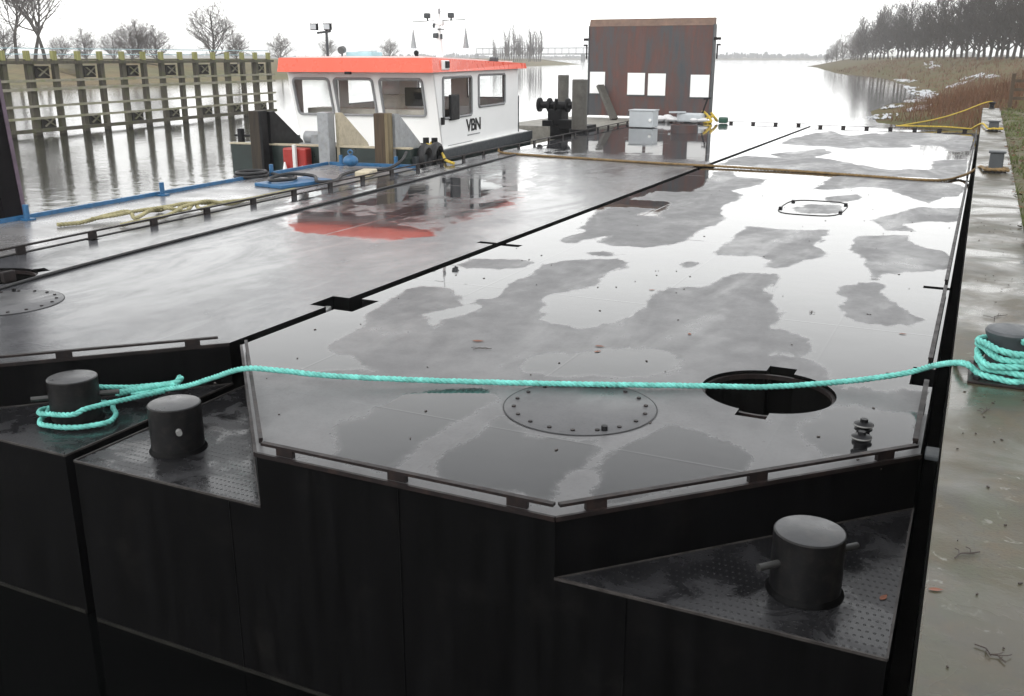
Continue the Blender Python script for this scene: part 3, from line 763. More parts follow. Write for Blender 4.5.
# cable lying along the second deck
mb = MB(); mb.tube(catmull([(-6.9, 3.64, DECK+.016), (-7.40, 5.31, DECK+.014), (-7.60, 6.70, DECK+.014), (-7.76, 8.51, DECK+.014), (-8.10, 12.8, DECK+.014), (-8.45, 17.0, DECK+.014), (-8.52, 17.9, DECK+.014)], 10), .015, 8)
tag(obj('black_cable', mb, M['rubber'], loc=(-7.7, 9, DECK), smooth=True, angle=80), 'long straight black cable lying lengthwise on the smooth wet deck', 'cable')
# heap of old rope, hose and hatch plate on the grey pontoon
mb = MB(); z = DECK+.03
rope(mb, [(-9.62, 7.75, z), (-9.50, 8.0, z), (-9.49, 8.35, z+.03), (-9.40, 8.62, z+.05), (-9.17, 8.5, z), (-9.24, 8.8, z+.04), (-9.37, 9.1, z), (-9.12, 9.0, z+.06), (-9.02, 9.18, z), (-9.16, 9.5, z+.05), (-8.98, 9.42, z), (-9.04, 9.84, z+.02), (-9.02, 10.3, z), (-9.05, 10.9, z), (-9.1, 11.5, z)], .026, pitch=.13)
rope(mb, [(-8.93, 8.05, z), (-8.86, 8.3, z+.02), (-8.90, 8.71, z+.01), (-8.95, 9.02, z+.05), (-9.1, 9.2, z+.04), (-9.05, 9.6, z+.07), (-8.96, 9.9, z), (-9.0, 10.25, z)], .026, pitch=.13)
rope(mb, [(-9.45, 8.1, z+.03), (-9.30, 8.35, z+.05), (-9.33, 8.7, z+.05), (-9.22, 9.05, z+.06), (-9.15, 9.35, z+.07), (-9.06, 9.7, z+.03)], .024, pitch=.13)
tag(obj('rope_heap', mb, M['old_rope'], loc=(-9.2, 9, DECK), smooth=True, angle=80), 'tangled faded olive rope lying loose on the grey pontoon deck', 'rope')
mb = MB(); hz = DECK+.04
mb.tube(catmull([(-10.95, 12.4, hz), (-10.85, 12.9, hz), (-10.35, 12.75, hz), (-9.75, 12.35, hz+.05), (-9.55, 12.0, hz+.06), (-9.72, 11.75, hz+.06), (-9.95, 12.0, hz+.06), (-9.85, 12.35, hz+.09), (-9.5, 12.5, hz+.06), (-9.2, 12.2, hz+.02), (-9.15, 12.6, hz), (-9.5, 13.3, hz), (-9.6, 14.0, hz), (-9.3, 14.3, hz), (-9.25, 14.7, hz+.1), (-9.35, 15.05, hz+.22)], 8), .027, 8)
for k in range(2):
    mb.tube([(-10.8+.24*cos(2*pi*i/20)*(1-.1*k), 12.55+.30*sin(2*pi*i/20)*(1-.1*k), hz+.05*k) for i in range(21)], .028, 7)
tag(obj('black_hose', mb, M['rubber'], loc=(-10, 12.8, DECK), smooth=True, angle=80), 'coiled black hose trailing over the blue plate and grey deck', 'hose')
mb = MB(); mb.box((-9.62, 12.15, DECK+.03), (.62, 1.05, .055), rz=-.18, bev=.01)
hp = obj('hatch_plate', mb, M['blue'], loc=(-9.62, 12.15, DECK)); tag(hp, 'flat blue steel plate lying on the grey pontoon under a black hose', 'plate')
mb = MB(); mb.sphere((-10.15, 14.45, DECK+.13), .13, 18, (1.1, 1, .8)); mb.tube([(-10.15+.05*cos(a), 14.45, DECK+.28+.04*sin(a)) for a in [i*pi/6 for i in range(13)]], .012, 6)
tag(obj('mooring_buoy', mb, M['blue'], loc=(-10.15, 14.45, DECK), smooth=True), 'round blue buoy float resting at the bow end of the grey pontoon', 'buoy')
mb = MB(); mb.box((-9.25, 13.6, DECK+.05), (.25, .5, .09), rz=.3, bev=.02); tag(obj('timber_offcut', mb, M['tan'], loc=(-9.25, 13.6, DECK)), 'pale timber block lying by the rail near the black hose', 'timber')
# ------------------------------------------------------------------ push boat (local frame: u to starboard, v aft, z up)
BS = 1.072
BO = V((-10.355, 18.117, 0)); BA = radians(6.9)
MBT = Matrix.Translation(BO + V((0, 0, 3.24*(1-BS)))) @ Matrix.Rotation(BA, 4, 'Z') @ Matrix.Scale(BS, 4)
def LB(): return MB(MBT)
boat = thing('push_boat', 'white push boat with orange-red wheelhouse roof and black bow, moored beyond the grey pontoon', 'boat', BO)
UL, UR = -3.62, .16     # hull sides
h = LB()
deckz = 1.48
prof = [(UL, -1.85), (UR-.02, -1.85), (UR, 5.3), (UR-.5, 6.0), (UL+.5, 6.0), (UL, 5.3)]
h.prism(prof, -.5, deckz)
obj('hull', h, M['dgreen'], boat)
h = LB(); h.box(((UL+UR)/2, -1.82, 1.565), (UR-UL, .09, .17)); h.box((UL+.05, -.6, 1.565), (.09, 2.4, .17)); h.box((UR-.06, -1.2, 1.565), (.08, 1.2, .17))
bw = obj('bulwark', h, M['dgreen'], boat)
h = LB(); h.box(((UL+UR)/2, -1.82, 1.667), (UR-UL+.02, .13, .03)); obj('bulwark_cap', h, M['tan'], bw)
h = LB(); h.prism([(UL+.1, -1.76), (UR-.1, -1.76), (UR-.06, 5.3), (UR-.55, 5.9), (UL+.55, 5.9), (UL+.1, 5.3)], deckz+.003, deckz+.02); obj('deck', h, M['white_dull'], boat)
h = LB(); h.box((UR+.01, 1.75, deckz-.07), (.09, 7.0, .20)); obj('rubbing_strake', h, M['slate'], boat)
# red locker and white frame at the bow
h = LB(); h.box((-2.10, -1.98, 1.36), (.50, .22, .54), bev=.03); lk = obj('bow_locker', h, M['red'], boat)
for u, hh in ((-2.27, .26), (-1.90, .2)):
    h = LB(); h.cyl((u, -2.16, 1.12), (u, -2.16, 1.12+hh), .07, .012, n=10); obj('white_cone', h, M['white'], lk, smooth=True)
h = LB(); h.box((-2.06, -2.14, 1.4), (.06, .06, .60)); obj('white_post', h, M['white_dull'], lk)
h = LB(); h.cyl((-2.1, -1.2, deckz), (-2.1, -1.2, deckz+.34), .14, n=16); h.cyl((-2.35, -1.2, deckz+.28), (-1.85, -1.2, deckz+.28), .12, n=16); h.box((-2.1, -1.2, deckz+.1), (.6, .4, .16))
obj('anchor_winch', h, M['grey_boat'], boat, smooth=True)
# push knees
for u, mf, mg in ((-2.86, 'dark_timber', 'black'), (-1.42, 'grey_boat', 'tan'), (-.28, 'timber', 'grey_boat')):
    h = LB(); h.box((u-.03, -2.0, 1.60), (.23, .24, 1.38), bev=.012); k_ = obj('push_knee', h, M[mf], boat)
    h = LB(); h.extrude([(u+.10, -1.88, 1.1), (u+.10, -1.88, 2.27), (u+.10, -1.72, 2.27), (u+.10, -.75, 1.66), (u+.10, -.62, 1.50), (u+.10, -.62, 1.1)] if mg != 'x' else [], (.06, 0, 0))
    obj('gusset_plate', h, M[mg], k_)
    if 'timber' in mf:
        h = LB(); h.box((u+.10, -2.02, 1.60), (.055, .2, 1.38)); obj('timber_facing', h, M['black'] if mf == 'dark_timber' else wood('pale_fender_timber', (.11,.085,.045), (.23,.18,.10)), k_)
h = LB(); h.cyl((UL+.14, -1.7, deckz), (UL+.14, -1.7, 1.93), .07, n=14); h.cyl((UL+.0, -1.7, 1.80), (UL+.42, -1.7, 1.80), .022, n=8); obj('bow_bitt', h, M['black'], boat, smooth=True)
h = LB()
for du in (0, .18): h.cyl((-.15+du, -.45, deckz), (-.15+du, -.45, deckz+.27), .06, n=14)
h.cyl((-.28, -.45, deckz+.14), (.16, -.45, deckz+.14), .025, n=8); obj('side_bitts', h, M['black'], boat, smooth=True)
for k in range(2):
    h = LB(); P = [(-.05+.19*k-.1, -1.0+.02*k+.06*cos(a), 1.42+.0+.20*sin(a)*1.0) for a in [i*2*pi/18 for i in range(19)]]
    P = [(.22+.05*k, -1.35+.42*k+.20*cos(a), 1.45+.20*sin(a)) for a in [i*2*pi/18 for i in range(19)]]
    h.tube(P, .075, 8); obj('tyre_fender', h, M['rubber'], boat, smooth=True)

# wheelhouse with real window openings
WU0, WU1, WV1, WZ0, WZ1 = -3.17, 0.0, 4.75, deckz, 2.98
RK = -.40       # forward rake of the front at roof height
def wall(name, P0, a, b, nrm, W, Hh, holes, th, mat):
    """rectangle/parallelogram wall: origin P0, unit a along, b up (not normalised), openings (a0,b0,a1,b1), tapering handled by caller"""
    h = LB(); a, b, nrm = V(a), V(b), V(nrm)
    xs = sorted({0, W} | {q for o in holes for q in (o[0], o[2])}); ys = sorted({0, Hh} | {q for o in holes for q in (o[1], o[3])})
    for i in range(len(xs)-1):
        for j in range(len(ys)-1):
            cx, cy = (xs[i]+xs[i+1])/2, (ys[j]+ys[j+1])/2
            if any(o[0] < cx < o[2] and o[1] < cy < o[3] for o in holes): continue
            q = [V(P0)+a*x+b*y for x, y in ((xs[i], ys[j]), (xs[i+1], ys[j]), (xs[i+1], ys[j+1]), (xs[i], ys[j+1]))]
            h.add(q + [p - nrm*th for p in q], [(0,1,2,3), (7,6,5,4)])
    for o in holes:
        q = [V(P0)+a*x+b*y for x, y in ((o[0], o[1]), (o[2], o[1]), (o[2], o[3]), (o[0], o[3]))]
        h.add(q + [p - nrm*th for p in q], [(i, i+4, (i+1) % 4+4, (i+1) % 4) for i in range(4)])
    q = [V(P0)+a*x+b*y for x, y in ((0, 0), (W, 0), (W, Hh), (0, Hh))]
    h.add(q + [p - nrm*th for p in q], [(i, i+4, (i+1) % 4+4, (i+1) % 4) for i in range(4)])
    return obj(name, h, mat, wh)
def window(parent, P0, a, b, nrm, o, rad=.07, fw=.028):
    a, b, nrm = V(a), V(b), V(nrm); x0, y0, x1, y1 = o; P = []
    for cx, cy, a0 in ((x1-rad, y1-rad, 0), (x0+rad, y1-rad, pi/2), (x0+rad, y0+rad, pi), (x1-rad, y0+rad, 1.5*pi)):
        for i in range(6):
            t = a0 + i*pi/10; P.append((cx+rad*cos(t), cy+rad*sin(t)))
    L = [V(P0)+a*x+b*y+nrm*.012 for x, y in P]
    h = LB()
    # frame: band between the rounded outline and the square opening, plus a rounded gasket
    mid = ((x0+x1)/2, (y0+y1)/2)
    outer = []
    for x, y in P:
        dx, dy = x-mid[0], y-mid[1]; s = min((x1-x0)/2/abs(dx) if dx else 9e9, (y1-y0)/2/abs(dy) if dy else 9e9)
        outer.append(V(P0)+a*(mid[0]+dx*s*1.001)+b*(mid[1]+dy*s*1.001)+nrm*.004)
    h.tube(L + [L[0], L[1]], fw, 6)
    n = len(L); h.add([p - nrm*.010 for p in L] + outer, [(i, (i+1) % n, (i+1) % n+n, i+n) for i in range(n)])
    w = obj('window', h, M['gasket'], parent)
    g = LB(); g.add([p - nrm*.022 for p in L], [tuple(range(n))]); obj('pane', g, M['glass'], w)
    return w
wh = boat
Hh = WZ1-WZ0
bf = V((0, RK, Hh)) / 1.0
nf = V((0, -Hh, RK)).normalized()
bfu = bf/Hh
fr = [(.10, .66, .90, 1.36), (1.02, .66, 1.86, 1.36), (2.02, .66, 2.92, 1.36)]
W0 = (WU0, 0, WZ0)
wf = wall('front_wall', W0, (1, 0, 0), bfu, nf, WU1-WU0, Hh, fr, .05, M['white'])
for o in fr: window(boat, W0, (1, 0, 0), bfu, nf, o)
sd = [(.07, .60, 1.62, 1.38), (2.05, .74, 3.75, 1.40)]
for nm, uu, nn in (('side_wall', WU1, (1, 0, 0)), ('side_wall', WU0, (-1, 0, 0))):
    w_ = wall(nm, (uu, 0, WZ0), (0, 1, 0), (0, 0, 1), nn, WV1, Hh, sd, .05, M['white'])
    for o in sd: window(boat, (uu, 0, WZ0), (0, 1, 0), (0, 0, 1), nn, o)
    # triangular cheek under the raked front
    h = LB(); s = -1 if nn[0] > 0 else 1
    h.extrude([(uu, -.001, WZ0), (uu, -.001, WZ1), (uu, RK, WZ1)], (s*.05, 0, 0)); obj('front_cheek', h, M['white'], w_)
bk = [(.5, .82, 1.4, 1.40), (1.8, .82, 2.8, 1.40)]
w_ = wall('rear_wall', (WU0+.06, WV1, WZ0), (1, 0, 0), (0, 0, 1), (0, 1, 0), WU1-WU0-.12, Hh-.003, bk, .05, M['white'])
for o in bk: window(boat, (WU0+.06, WV1, WZ0), (1, 0, 0), (0, 0, 1), (0, 1, 0), o)
h = LB(); h.box(((WU0+WU1)/2, WV1/2, WZ0+.03), (WU1-WU0-.12, WV1-.1, .04)); h.box(((WU0+WU1)/2, .45, WZ0+.40), (WU1-WU0-.2, .6, .72)); h.box((-2.3, 2.6, WZ0+.5), (.5, .5, .9)); obj('console', h, M['dark_in'], wh)
h = LB(); h.box((-.75, .40, WZ0+1.0), (.4, .10, .36), bev=.02); obj('monitor', h, M['black'], wh)
h = LB(); h.box((.035, .58, WZ0+.80), (.06, .46, .50), bev=.02); obj('wing_mirror', h, M['black'], wh)
h = LB(); h.box((.035, -.02, WZ0+.56), (.06, .07, .14), bev=.01); obj('door_handle', h, M['black'], wh)
h = LB(); h.extrude([(.002, 0.30, WZ0+.05), (.002, 1.66, WZ0+.05), (.002, 1.66, WZ0+.062), (.002, .30, WZ0+.062)], (.006, 0, 0)); obj('door_seam', h, M['gasket'], wh)
# roof
h = LB()
ra, rb = -.72, 5.0; u0, u1 = WU0-.03, WU1+.14
h.add([(u0, ra, 2.97), (u1, ra, 2.97), (u1, rb, 2.99), (u0, rb, 2.99), (u0+.03, ra+.04, 3.235), (u1-.03, ra+.04, 3.235), (u1-.03, rb, 3.11), (u0+.03, rb, 3.11),
       (u0+.9, ra+.7, 3.255), (u1-.9, ra+.7, 3.255), (u1-.9, rb-.6, 3.15), (u0+.9, rb-.6, 3.15)],
      [(3,2,1,0), (0,1,5,4), (1,2,6,5), (2,3,7,6), (3,0,4,7), (4,5,9,8), (5,6,10,9), (6,7,11,10), (7,4,8,11)])
rf = obj('roof', h, M['orange'], boat)
h = LB(); h.add([(u0+.28, ra+.3, 3.262), (u1-.28, ra+.3, 3.262), (u1-.28, rb-.25, 3.158), (u0+.28, rb-.25, 3.158), (u0+.28, ra+.3, 3.22), (u1-.28, ra+.3, 3.22), (u1-.28, rb-.25, 3.10), (u0+.28, rb-.25, 3.10)], [(0,1,2,3), (4,0,3,7), (1,5,6,2), (4,5,1,0), (3,2,6,7)]); obj('added_bounce_panel', h, M['white_dull'], rf)  # unseen white panel added so light bounced onto the mast stays white
h = LB(); h.box((u1-.004, ra+.62, 3.10), (.05, .36, .18), bev=.02); nl = obj('light_recess', h, M['white'], rf)
h = LB(); h.box((u1+.024, ra+.66, 3.11), (.05, .18, .13), bev=.015); obj('navigation_light', h, M['black'], rf)
h = LB(); h.box((-1.62, -.745, 2.955), (.14, .05, .05), bev=.01); obj('wiper_motor', h, M['black'], rf)
# life raft box and spotlight on the roof
h = LB(); h.box((-2.12, .95, 3.30), (.60, .5, .10), bev=.02); lr = obj('roof_box', h, M['blue_pale'], boat)
h = LB(); h.box((-2.05, .95, 3.40), (.34, .36, .11), bev=.04); obj('box_lid', h, M['white'], lr)
h = LB(); h.cyl((-2.48, .6, 3.38), (-2.48, .7, 3.40), .075, n=16); h.cyl((-2.48, .65, 3.22), (-2.48, .65, 3.36), .02, n=8); obj('search_light', h, M['chrome'], boat, smooth=True)
# mast with lights, horn and day shapes
def aft(u, v, z): return (u, v, z)
MU, MV = -.33, .75
h = LB(); h.cyl((MU, MV, 3.2), (MU, MV, 4.22), .040, .028, n=12); h.beam((MU-.57, MV, 3.93), (MU+.57, MV, 3.96), .02, .02)
h.cyl((MU, MV, 3.2), (MU, MV, 3.75), .075, .05, n=12); h.box((MU, MV+.02, 3.9), (.18, .12, .10), bev=.02)
ms = obj('mast', h, M['white'], boat, smooth=True)
h = LB(); h.beam((MU-.58, MV-.014, 3.93), (MU+.58, MV-.014, 3.96), .012, .010); obj('cross_bar', h, M['slate'], ms)
for u in (-.24, .27):
    h = LB(); h.box((MU+u, MV-.03, 4.04), (.12, .11, .10), bev=.02); h.cyl((MU+u, MV-.02, 3.94), (MU+u, MV-.02, 4.0), .018, n=8); obj('deck_light', h, M['slate'], ms)
for u in (-.57, .57):
    h = LB(); h.cyl((MU+u, MV, 3.42), (MU+u, MV, 3.82), .06, .006, n=14); h.cyl((MU+u, MV, 3.82), (MU+u, MV, 3.94), .004, n=6); obj('day_shape', h, M['grey_boat'], ms, smooth=True)
h = LB(); h.box((MU-.05, MV-.06, 3.66), (.11, .09, .10), bev=.02); h.box((MU+.07, MV-.06, 3.64), (.04, .04, .10)); h.box((MU+.06, MV-.06, 3.78), (.14, .03, .025)); h.box((MU-.09, MV-.06, 3.85), (.04, .04, .09)); obj('lantern', h, M['slate'], ms)
h = LB(); h.cyl((MU, MV, 4.22), (MU, MV, 4.5), .007, n=6); h.box((MU+.02, MV-.02, 4.12), (.04, .04, .09)); obj('aerial', h, M['grey_boat'], ms)
h = LB(); h.cyl((-.72, .5, 3.24), (-.62, .25, 3.33), .025, .05, n=12); h.cyl((-.70, .45, 3.2), (-.70, .45, 3.28), .025, n=8); obj('horn', h, M['black'], boat, smooth=True)
h = LB(); h.box((-.05, 3.2, 3.19), (.16, .2, .12), bev=.03); obj('roof_vent', h, M['slate'], boat)
# twin floodlights on a pole behind the roof
h = LB(); h.cyl((-3.04, 1.05, 3.18), (-3.04, 1.05, 3.82), .028, n=10); h.beam((-3.26, 1.05, 3.74), (-2.94, 1.05, 3.77), .045, .045); fm = obj('floodlight_mast', h, M['slate'], boat, smooth=True)
for u in (-3.30, -2.98):
    h = LB(); h.box((u, 1.0, 3.86), (.17, .10, .14), bev=.02); fl = obj('floodlight', h, M['black'], boat)
    h = LB(); h.box((u, .946, 3.86), (.14, .012, .105)); obj('lamp_glass', h, M['box_grey'], fl)
    h = LB(); h.tube([(u-.095, 1.0, 3.83), (u-.095, 1.0, 3.98), (u+.095, 1.0, 3.98), (u+.095, 1.0, 3.83)], .009, 6); obj('lamp_guard', h, M['chrome'], fl)
# aft deck: low white coaming with grey engine hatch, aerial
h = LB(); h.box((-1.65, 5.36, deckz+.12), (2.5, .9, .20), bev=.02); eh = obj('engine_hatch', h, M['white_dull'], boat)
h = LB(); h.box((-1.0, 5.36, deckz+.31), (1.0, .8, .18), bev=.015); obj('hatch_cover', h, M['grey_boat'], eh)
h = LB(); h.box((-.385, 5.36, deckz+.20), (.03, .86, .03)); obj('red_stripe', h, M['red'], eh)
h = LB(); h.cyl((-.05, 4.95, deckz), (-.05, 4.95, 2.35), .015, n=6); obj('whip_aerial', h, M['slate'], boat)
# lettering on the starboard side
cu = bpy.data.curves.new('side_lettering', 'FONT'); cu.body = 'VBN'; cu.size = .36; cu.extrude = .004; cu.space_character = .92; cu.align_x = 'CENTER'; cu.offset = .006
cu.materials.append(M['black'])
tc_ = bpy.data.objects.new('lettering_curve', cu); COL.objects.link(tc_)
bpy.context.view_layer.update()
tm = bpy.data.meshes.new_from_object(tc_.evaluated_get(bpy.context.evaluated_depsgraph_get())); bpy.data.objects.remove(tc_); bpy.data.curves.remove(cu)
tx = bpy.data.objects.new('side_lettering', tm); COL.objects.link(tx); tx.parent = boat
tx.matrix_local = Matrix.Translation(-BO) @ MBT @ Matrix.Translation((.008, 1.75, WZ0+.27)) @ Matrix(((0,0,1,0),(1,0,0,0),(0,1,0,0),(0,0,0,1))) @ Matrix.Diagonal((1.3, 1, 1, 1))
h = LB(); h.box((.006, 1.75, WZ0+.19), (.006, .74, .024)); obj('lettering_underline', h, M['grey_boat'], boat)
# bow line from the side bitts
w = lambda u, v, z: MBT @ V((u, v, z))
mb = MB(); rope(mb, [w(-.2, -.36, 1.62), w(-.05, -.56, 1.63), w(.1, -.4, 1.6), w(-.05, -.35, 1.66), w(.0, -.55, 1.62), w(.22, -.7, 1.57), w(.42, -.95, 1.47), (elB(15.9)+.03, 15.9, DECK+.06), (elB(15.6)+.3, 15.7, DECK+.03)], .028, pitch=.22)
tag(obj('mooring_rope', mb, M['yellow_rope'], loc=(-9.5, 16.3, 1.5), smooth=True, angle=80), 'short pale yellow rope tied on the black bitts at the wheelhouse corner', 'rope')

# ------------------------------------------------------------------ spud posts and winch behind the boat
for (x, y, r, zt, lab) in ((-9.70, 24.3, .205, 2.69, 'thick grey-brown pipe post beside the black winch, nearer the camera'), (-11.05, 26.4, .16, 2.76, 'slimmer pipe post standing behind the black winch')):
    t = thing('pipe_post', lab, 'post', (x, y, 0), 'pipe posts by the winch')
    mb = MB(); mb.lathe((x, y, 0), [(r, -.4), (r, zt-.02), (r-.015, zt), (r-.03, zt), (r-.035, zt-.03), (.001, zt-.03)], 24, cap=False); obj('pipe', mb, M['pipe'], t, smooth=True)
    mb = MB(); mb.lathe((x, y, 1.3), [(r+.01, 0), (r+.06, 0), (r+.06, .12), (r+.01, .12)], 24, cap=False); obj('pipe_guide', mb, M['black'], t)
wt = thing('deck_winch', 'black winch machinery between two pipe posts at the stern', 'winch', (-10.9, 25.3, 0))
mb = MB(); mb.box((-10.35, 25.5, 1.25), (.9, 1.2, .36)); obj('bed_frame', mb, M['black'], wt)
mb = MB(); mb.cyl((-11.25, 25.2, 1.98), (-10.05, 25.2, 1.98), .10, n=18)
for x in (-11.25, -10.95, -10.4, -10.1): mb.cyl((x-.03, 25.2, 1.98), (x+.03, 25.2, 1.98), .19, n=20)
obj('drum', mb, M['black'], wt, smooth=True)
mb = MB(); mb.box((-10.72, 25.25, 1.66), (.42, .5, .44), bev=.03); mb.box((-10.9, 25.1, 1.50), (.3, .4, .16), bev=.02); mb.cyl((-10.7, 25.0, 1.86), (-10.62, 24.9, 2.15), .05, n=10); obj('gearbox', mb, M['black'], wt)
mb = MB(); mb.box((-10.15, 24.75, 1.50), (.55, .4, .26), bev=.02); obj('control_box', mb, M['black'], wt)
mb = MB(); mb.prism([(-13.2, 26.5), (-10.0, 26.5), (-9.95, 31.4), (-13.2, 31.4)], -.4, 1.30); tag(obj('support_float', mb, M['stone_pale'], loc=(-11.5, 28.5, 0)), 'low grey float under the rusty steel wall, behind the winch', 'float')

# ------------------------------------------------------------------ rusty steel wall
rw = thing('steel_bulkhead', 'tall rusty steel wall with four white squares standing at the far deck end', 'bulkhead', (-9.9, 30.7, 0))
mb = MB(); mb.box((-9.90, 30.8, 2.80), (4.06, .30, 2.78)); obj('wall_plate', mb, M['rust'], rw)
mb = MB(); mb.extrude([(-11.94, 30.65, 4.195), (-11.94, 30.72, 4.42), (-11.94, 30.95, 4.42), (-11.94, 30.95, 4.195)], (4.08, 0, 0)); obj('top_flange', mb, paint('rusty_brown_flange', (.15,.09,.062), .6, .3, 3, dirt=(.10,.06,.05)), rw)
for x in (-11.945, -7.855):
    mb = MB(); mb.box((x, 30.8, 2.81), (.03, .34, 2.82)); obj('edge_flange', mb, M['slate'], rw)
for x, w_ in ((-11.62, .52), (-10.29, .58), (-9.60, .58), (-8.20, .60)):
    mb = MB(); mb.box((x, 30.640, 2.42-.02*(x+10)), (w_, .012, .68)); p = obj('white_square', mb, M['white'], rw)
    mb = MB(); mb.box((x, 30.642, 2.42-.02*(x+10)-.36), (w_+.03, .016, .05)); obj('lower_edge', mb, M['slate'], p)
for x, s in ((-11.96, -1), (-7.84, 1)):
    mb = MB(); mb.box((x+s*.09, 30.75, 3.80), (.20, .12, .08)); mb.box((x+s*.14, 30.75, 3.62), (.10, .10, .05)); mb.cyl((x+s*.10, 30.75, 3.20), (x+s*.10, 30.75, 3.60), .025, n=8); obj('hinge_lug', mb, M['rail'], rw)
mb = MB(); mb.beam((-11.45, 30.45, 2.37), (-10.80, 30.1, 1.33), .26, .10); tag(obj('steel_prop', mb, M['pipe'], loc=(-11, 30.2, 1.3)), 'slanted rusty flat bar leaning on the steel wall', 'prop')

# ------------------------------------------------------------------ gear on the far end of the second deck
gx = thing('switch_box', 'light grey equipment box standing on the deck before the rusty wall', 'box', (-8.65, 26.7, DECK))
mb = MB(); mb.box((-8.72, 26.75, DECK+.24), (.70, .50, .45), bev=.015); obj('body', mb, M['box_grey'], gx)
mb = MB(); mb.box((-8.72, 26.75, DECK+.48), (.74, .54, .03), bev=.008); obj('lid', mb, M['box_grey'], gx)
mb = MB(); mb.cyl((-8.45, 26.50, DECK+.22), (-8.45, 26.47, DECK+.22), .04, n=12); obj('round_lock', mb, M['white'], gx)
mb = MB(); random.seed(5)
for k in range(7): mb.sphere((-9.0+.22*k, 29.2+.1*sin(k*2), DECK+.10), .17, 12, (1.2, .8, .62+.2*sin(k*1.9)))
tag(obj('tarpaulin', mb, M['tarp'], loc=(-8.4, 29.2, DECK), smooth=True), 'pale crumpled tarpaulin bundle lying along the foot of the rusty wall', 'tarpaulin')
mb = MB(); mb.box((-8.05, 29.25, DECK+.16), (.78, .42, .26), bev=.05); mb.box((-8.4, 29.0, DECK+.32), (.5, .1, .05), rz=.4)
tag(obj('grey_crate', mb, M['box_grey'], loc=(-8.05, 29.25, DECK)), 'low grey crate at the end of the pale tarpaulin bundle', 'crate')
mb = MB(); mb.beam((-7.82, 29.35, DECK), (-7.60, 29.4, DECK+.72), .05, .05); mb.beam((-7.72, 29.4, DECK+.70), (-7.5, 29.4, DECK+.74), .05, .05)
tag(obj('crank_lever', mb, M['black'], loc=(-7.7, 29.4, DECK)), 'black upright lever in front of the end white square', 'lever')
mb = MB(); rope(mb, [(-7.75, 29.45, DECK+.36), (-7.55, 29.35, DECK+.22), (-7.40, 29.2, DECK+.05), (-7.6, 29.1, DECK+.05), (-7.62, 29.3, DECK+.12), (-7.4, 29.4, DECK+.2), (-7.3, 29.5, DECK+.06), (-7.5, 29.5, DECK+.3)], .04, pitch=.3)
tag(obj('rope_coil', mb, M['yellow_rope'], loc=(-7.5, 29.3, DECK), smooth=True, angle=80), 'bunched bright yellow rope at the corner of the rusty wall', 'rope')
mb = MB(); mb.box((-7.1, 29.45, DECK+.10), (.26, .22, .18), bev=.04); tag(obj('green_canister', mb, paint('dark_green_plastic', (.015,.07,.045), .4, .2, 5), loc=(-7.1, 29.45, DECK)), 'small dark green canister beside the yellow rope bunch', 'canister')

# ------------------------------------------------------------------ timber guide jetty across the water
JA = V((-37.23, 30.26, 0)); JD = (V((-38.71, 45.25, 0))-JA).normalized(); JN = V((-JD.y, JD.x, 0))   # JN points away from the pontoons
if JN.x > 0: JN = -JN
jt = thing('timber_jetty', 'long weathered timber guide jetty with crossed braces standing in the water', 'jetty', JA)
def jp(k, off, z): p = JA + JD*k + JN*off; return V((p.x, p.y, z))
bents = [(-3.3, -2.0), (-.70, .79), (2.2, 3.57), (5.02, 6.49), (7.81, 9.29), (10.51, 12.04), (13.30, 14.70), (15.98, 17.31)]
for i, (k0, k1) in enumerate(bents):
    for k, off, top in ((k0, 0, 3.12), (k1, 0, 3.12), (k0+(k1-k0)*.42, .5, 3.0)):
        mb = MB(); wv = .01*sin(i*5+k*3)
        mb.beam(jp(k+wv, off, -.6), jp(k, off, top), .25 if off == 0 else .21, .20, up=JN); p = obj('pile', mb, M['jetty'], jt)
    for k in (k0, k1):
        mb = MB(); mb.beam(jp(k, .0, 3.121), jp(k, .0, 3.52), .20, .20, up=JN); obj('post_cap', mb, M['moss_post'], jt)
    km = k0+(k1-k0)*.72; hw = (k1-k0)*.25
    for z0, z1 in ((2.36, 2.88), (.22, .72)):
        mb = MB(); mb.add([jp(km-hw, .30, z0), jp(km+hw, .30, z0), jp(km+hw, .30, z1), jp(km-hw, .30, z1), jp(km-hw, .38, z0), jp(km+hw, .38, z0), jp(km+hw, .38, z1), jp(km-hw, .38, z1)], [(0,1,2,3), (7,6,5,4), (0,4,5,1), (1,5,6,2), (2,6,7,3), (3,7,4,0)])
        bp_ = obj('brace_panel', mb, M['panel'], jt)
        mb = MB()
        mb.beam(jp(km-hw*.75, .26, z0+.10), jp(km+hw*.75, .26, z1-.08), .07, .055); mb.beam(jp(km-hw*.75, .255, z1-.08), jp(km+hw*.75, .255, z0+.10), .07, .05)
        obj('cross_brace', mb, M['jetty_pale'], bp_)
K0, K1 = -8.0, 17.5
for z, hh, off, mm in ((3.04, .13, -.22, 'jetty'), (2.28, .10, -.22, 'jetty_pale'), (1.92, .12, -.24, 'jetty_pale'), (1.22, .10, -.22, 'jetty_pale'), (.72, .10, -.22, 'jetty_pale'), (.20, .16, -.22, 'jetty')):
    mb = MB(); mb.beam(jp(K0, off, z), jp(K1, off, z), .10, hh); obj('waling', mb, M[mm], jt)
mb = MB(); mb.beam(jp(K0, .35, 3.145), jp(K1, .35, 3.145), .7, .05); obj('walkway', mb, M['jetty'], jt)
for z in (3.62, 3.38):
    mb = MB(); mb.beam(jp(K0, .1, z), jp(K1, .1, z), .035, .035); obj('handrail', mb, M['blue_pale'], jt)
for k in (-6.2, -4.8):
    mb = MB(); mb.beam(jp(k, 0, -.6), jp(k, 0, 3.5), .34, .34, up=JN); obj('pile', mb, M['jetty'], jt)

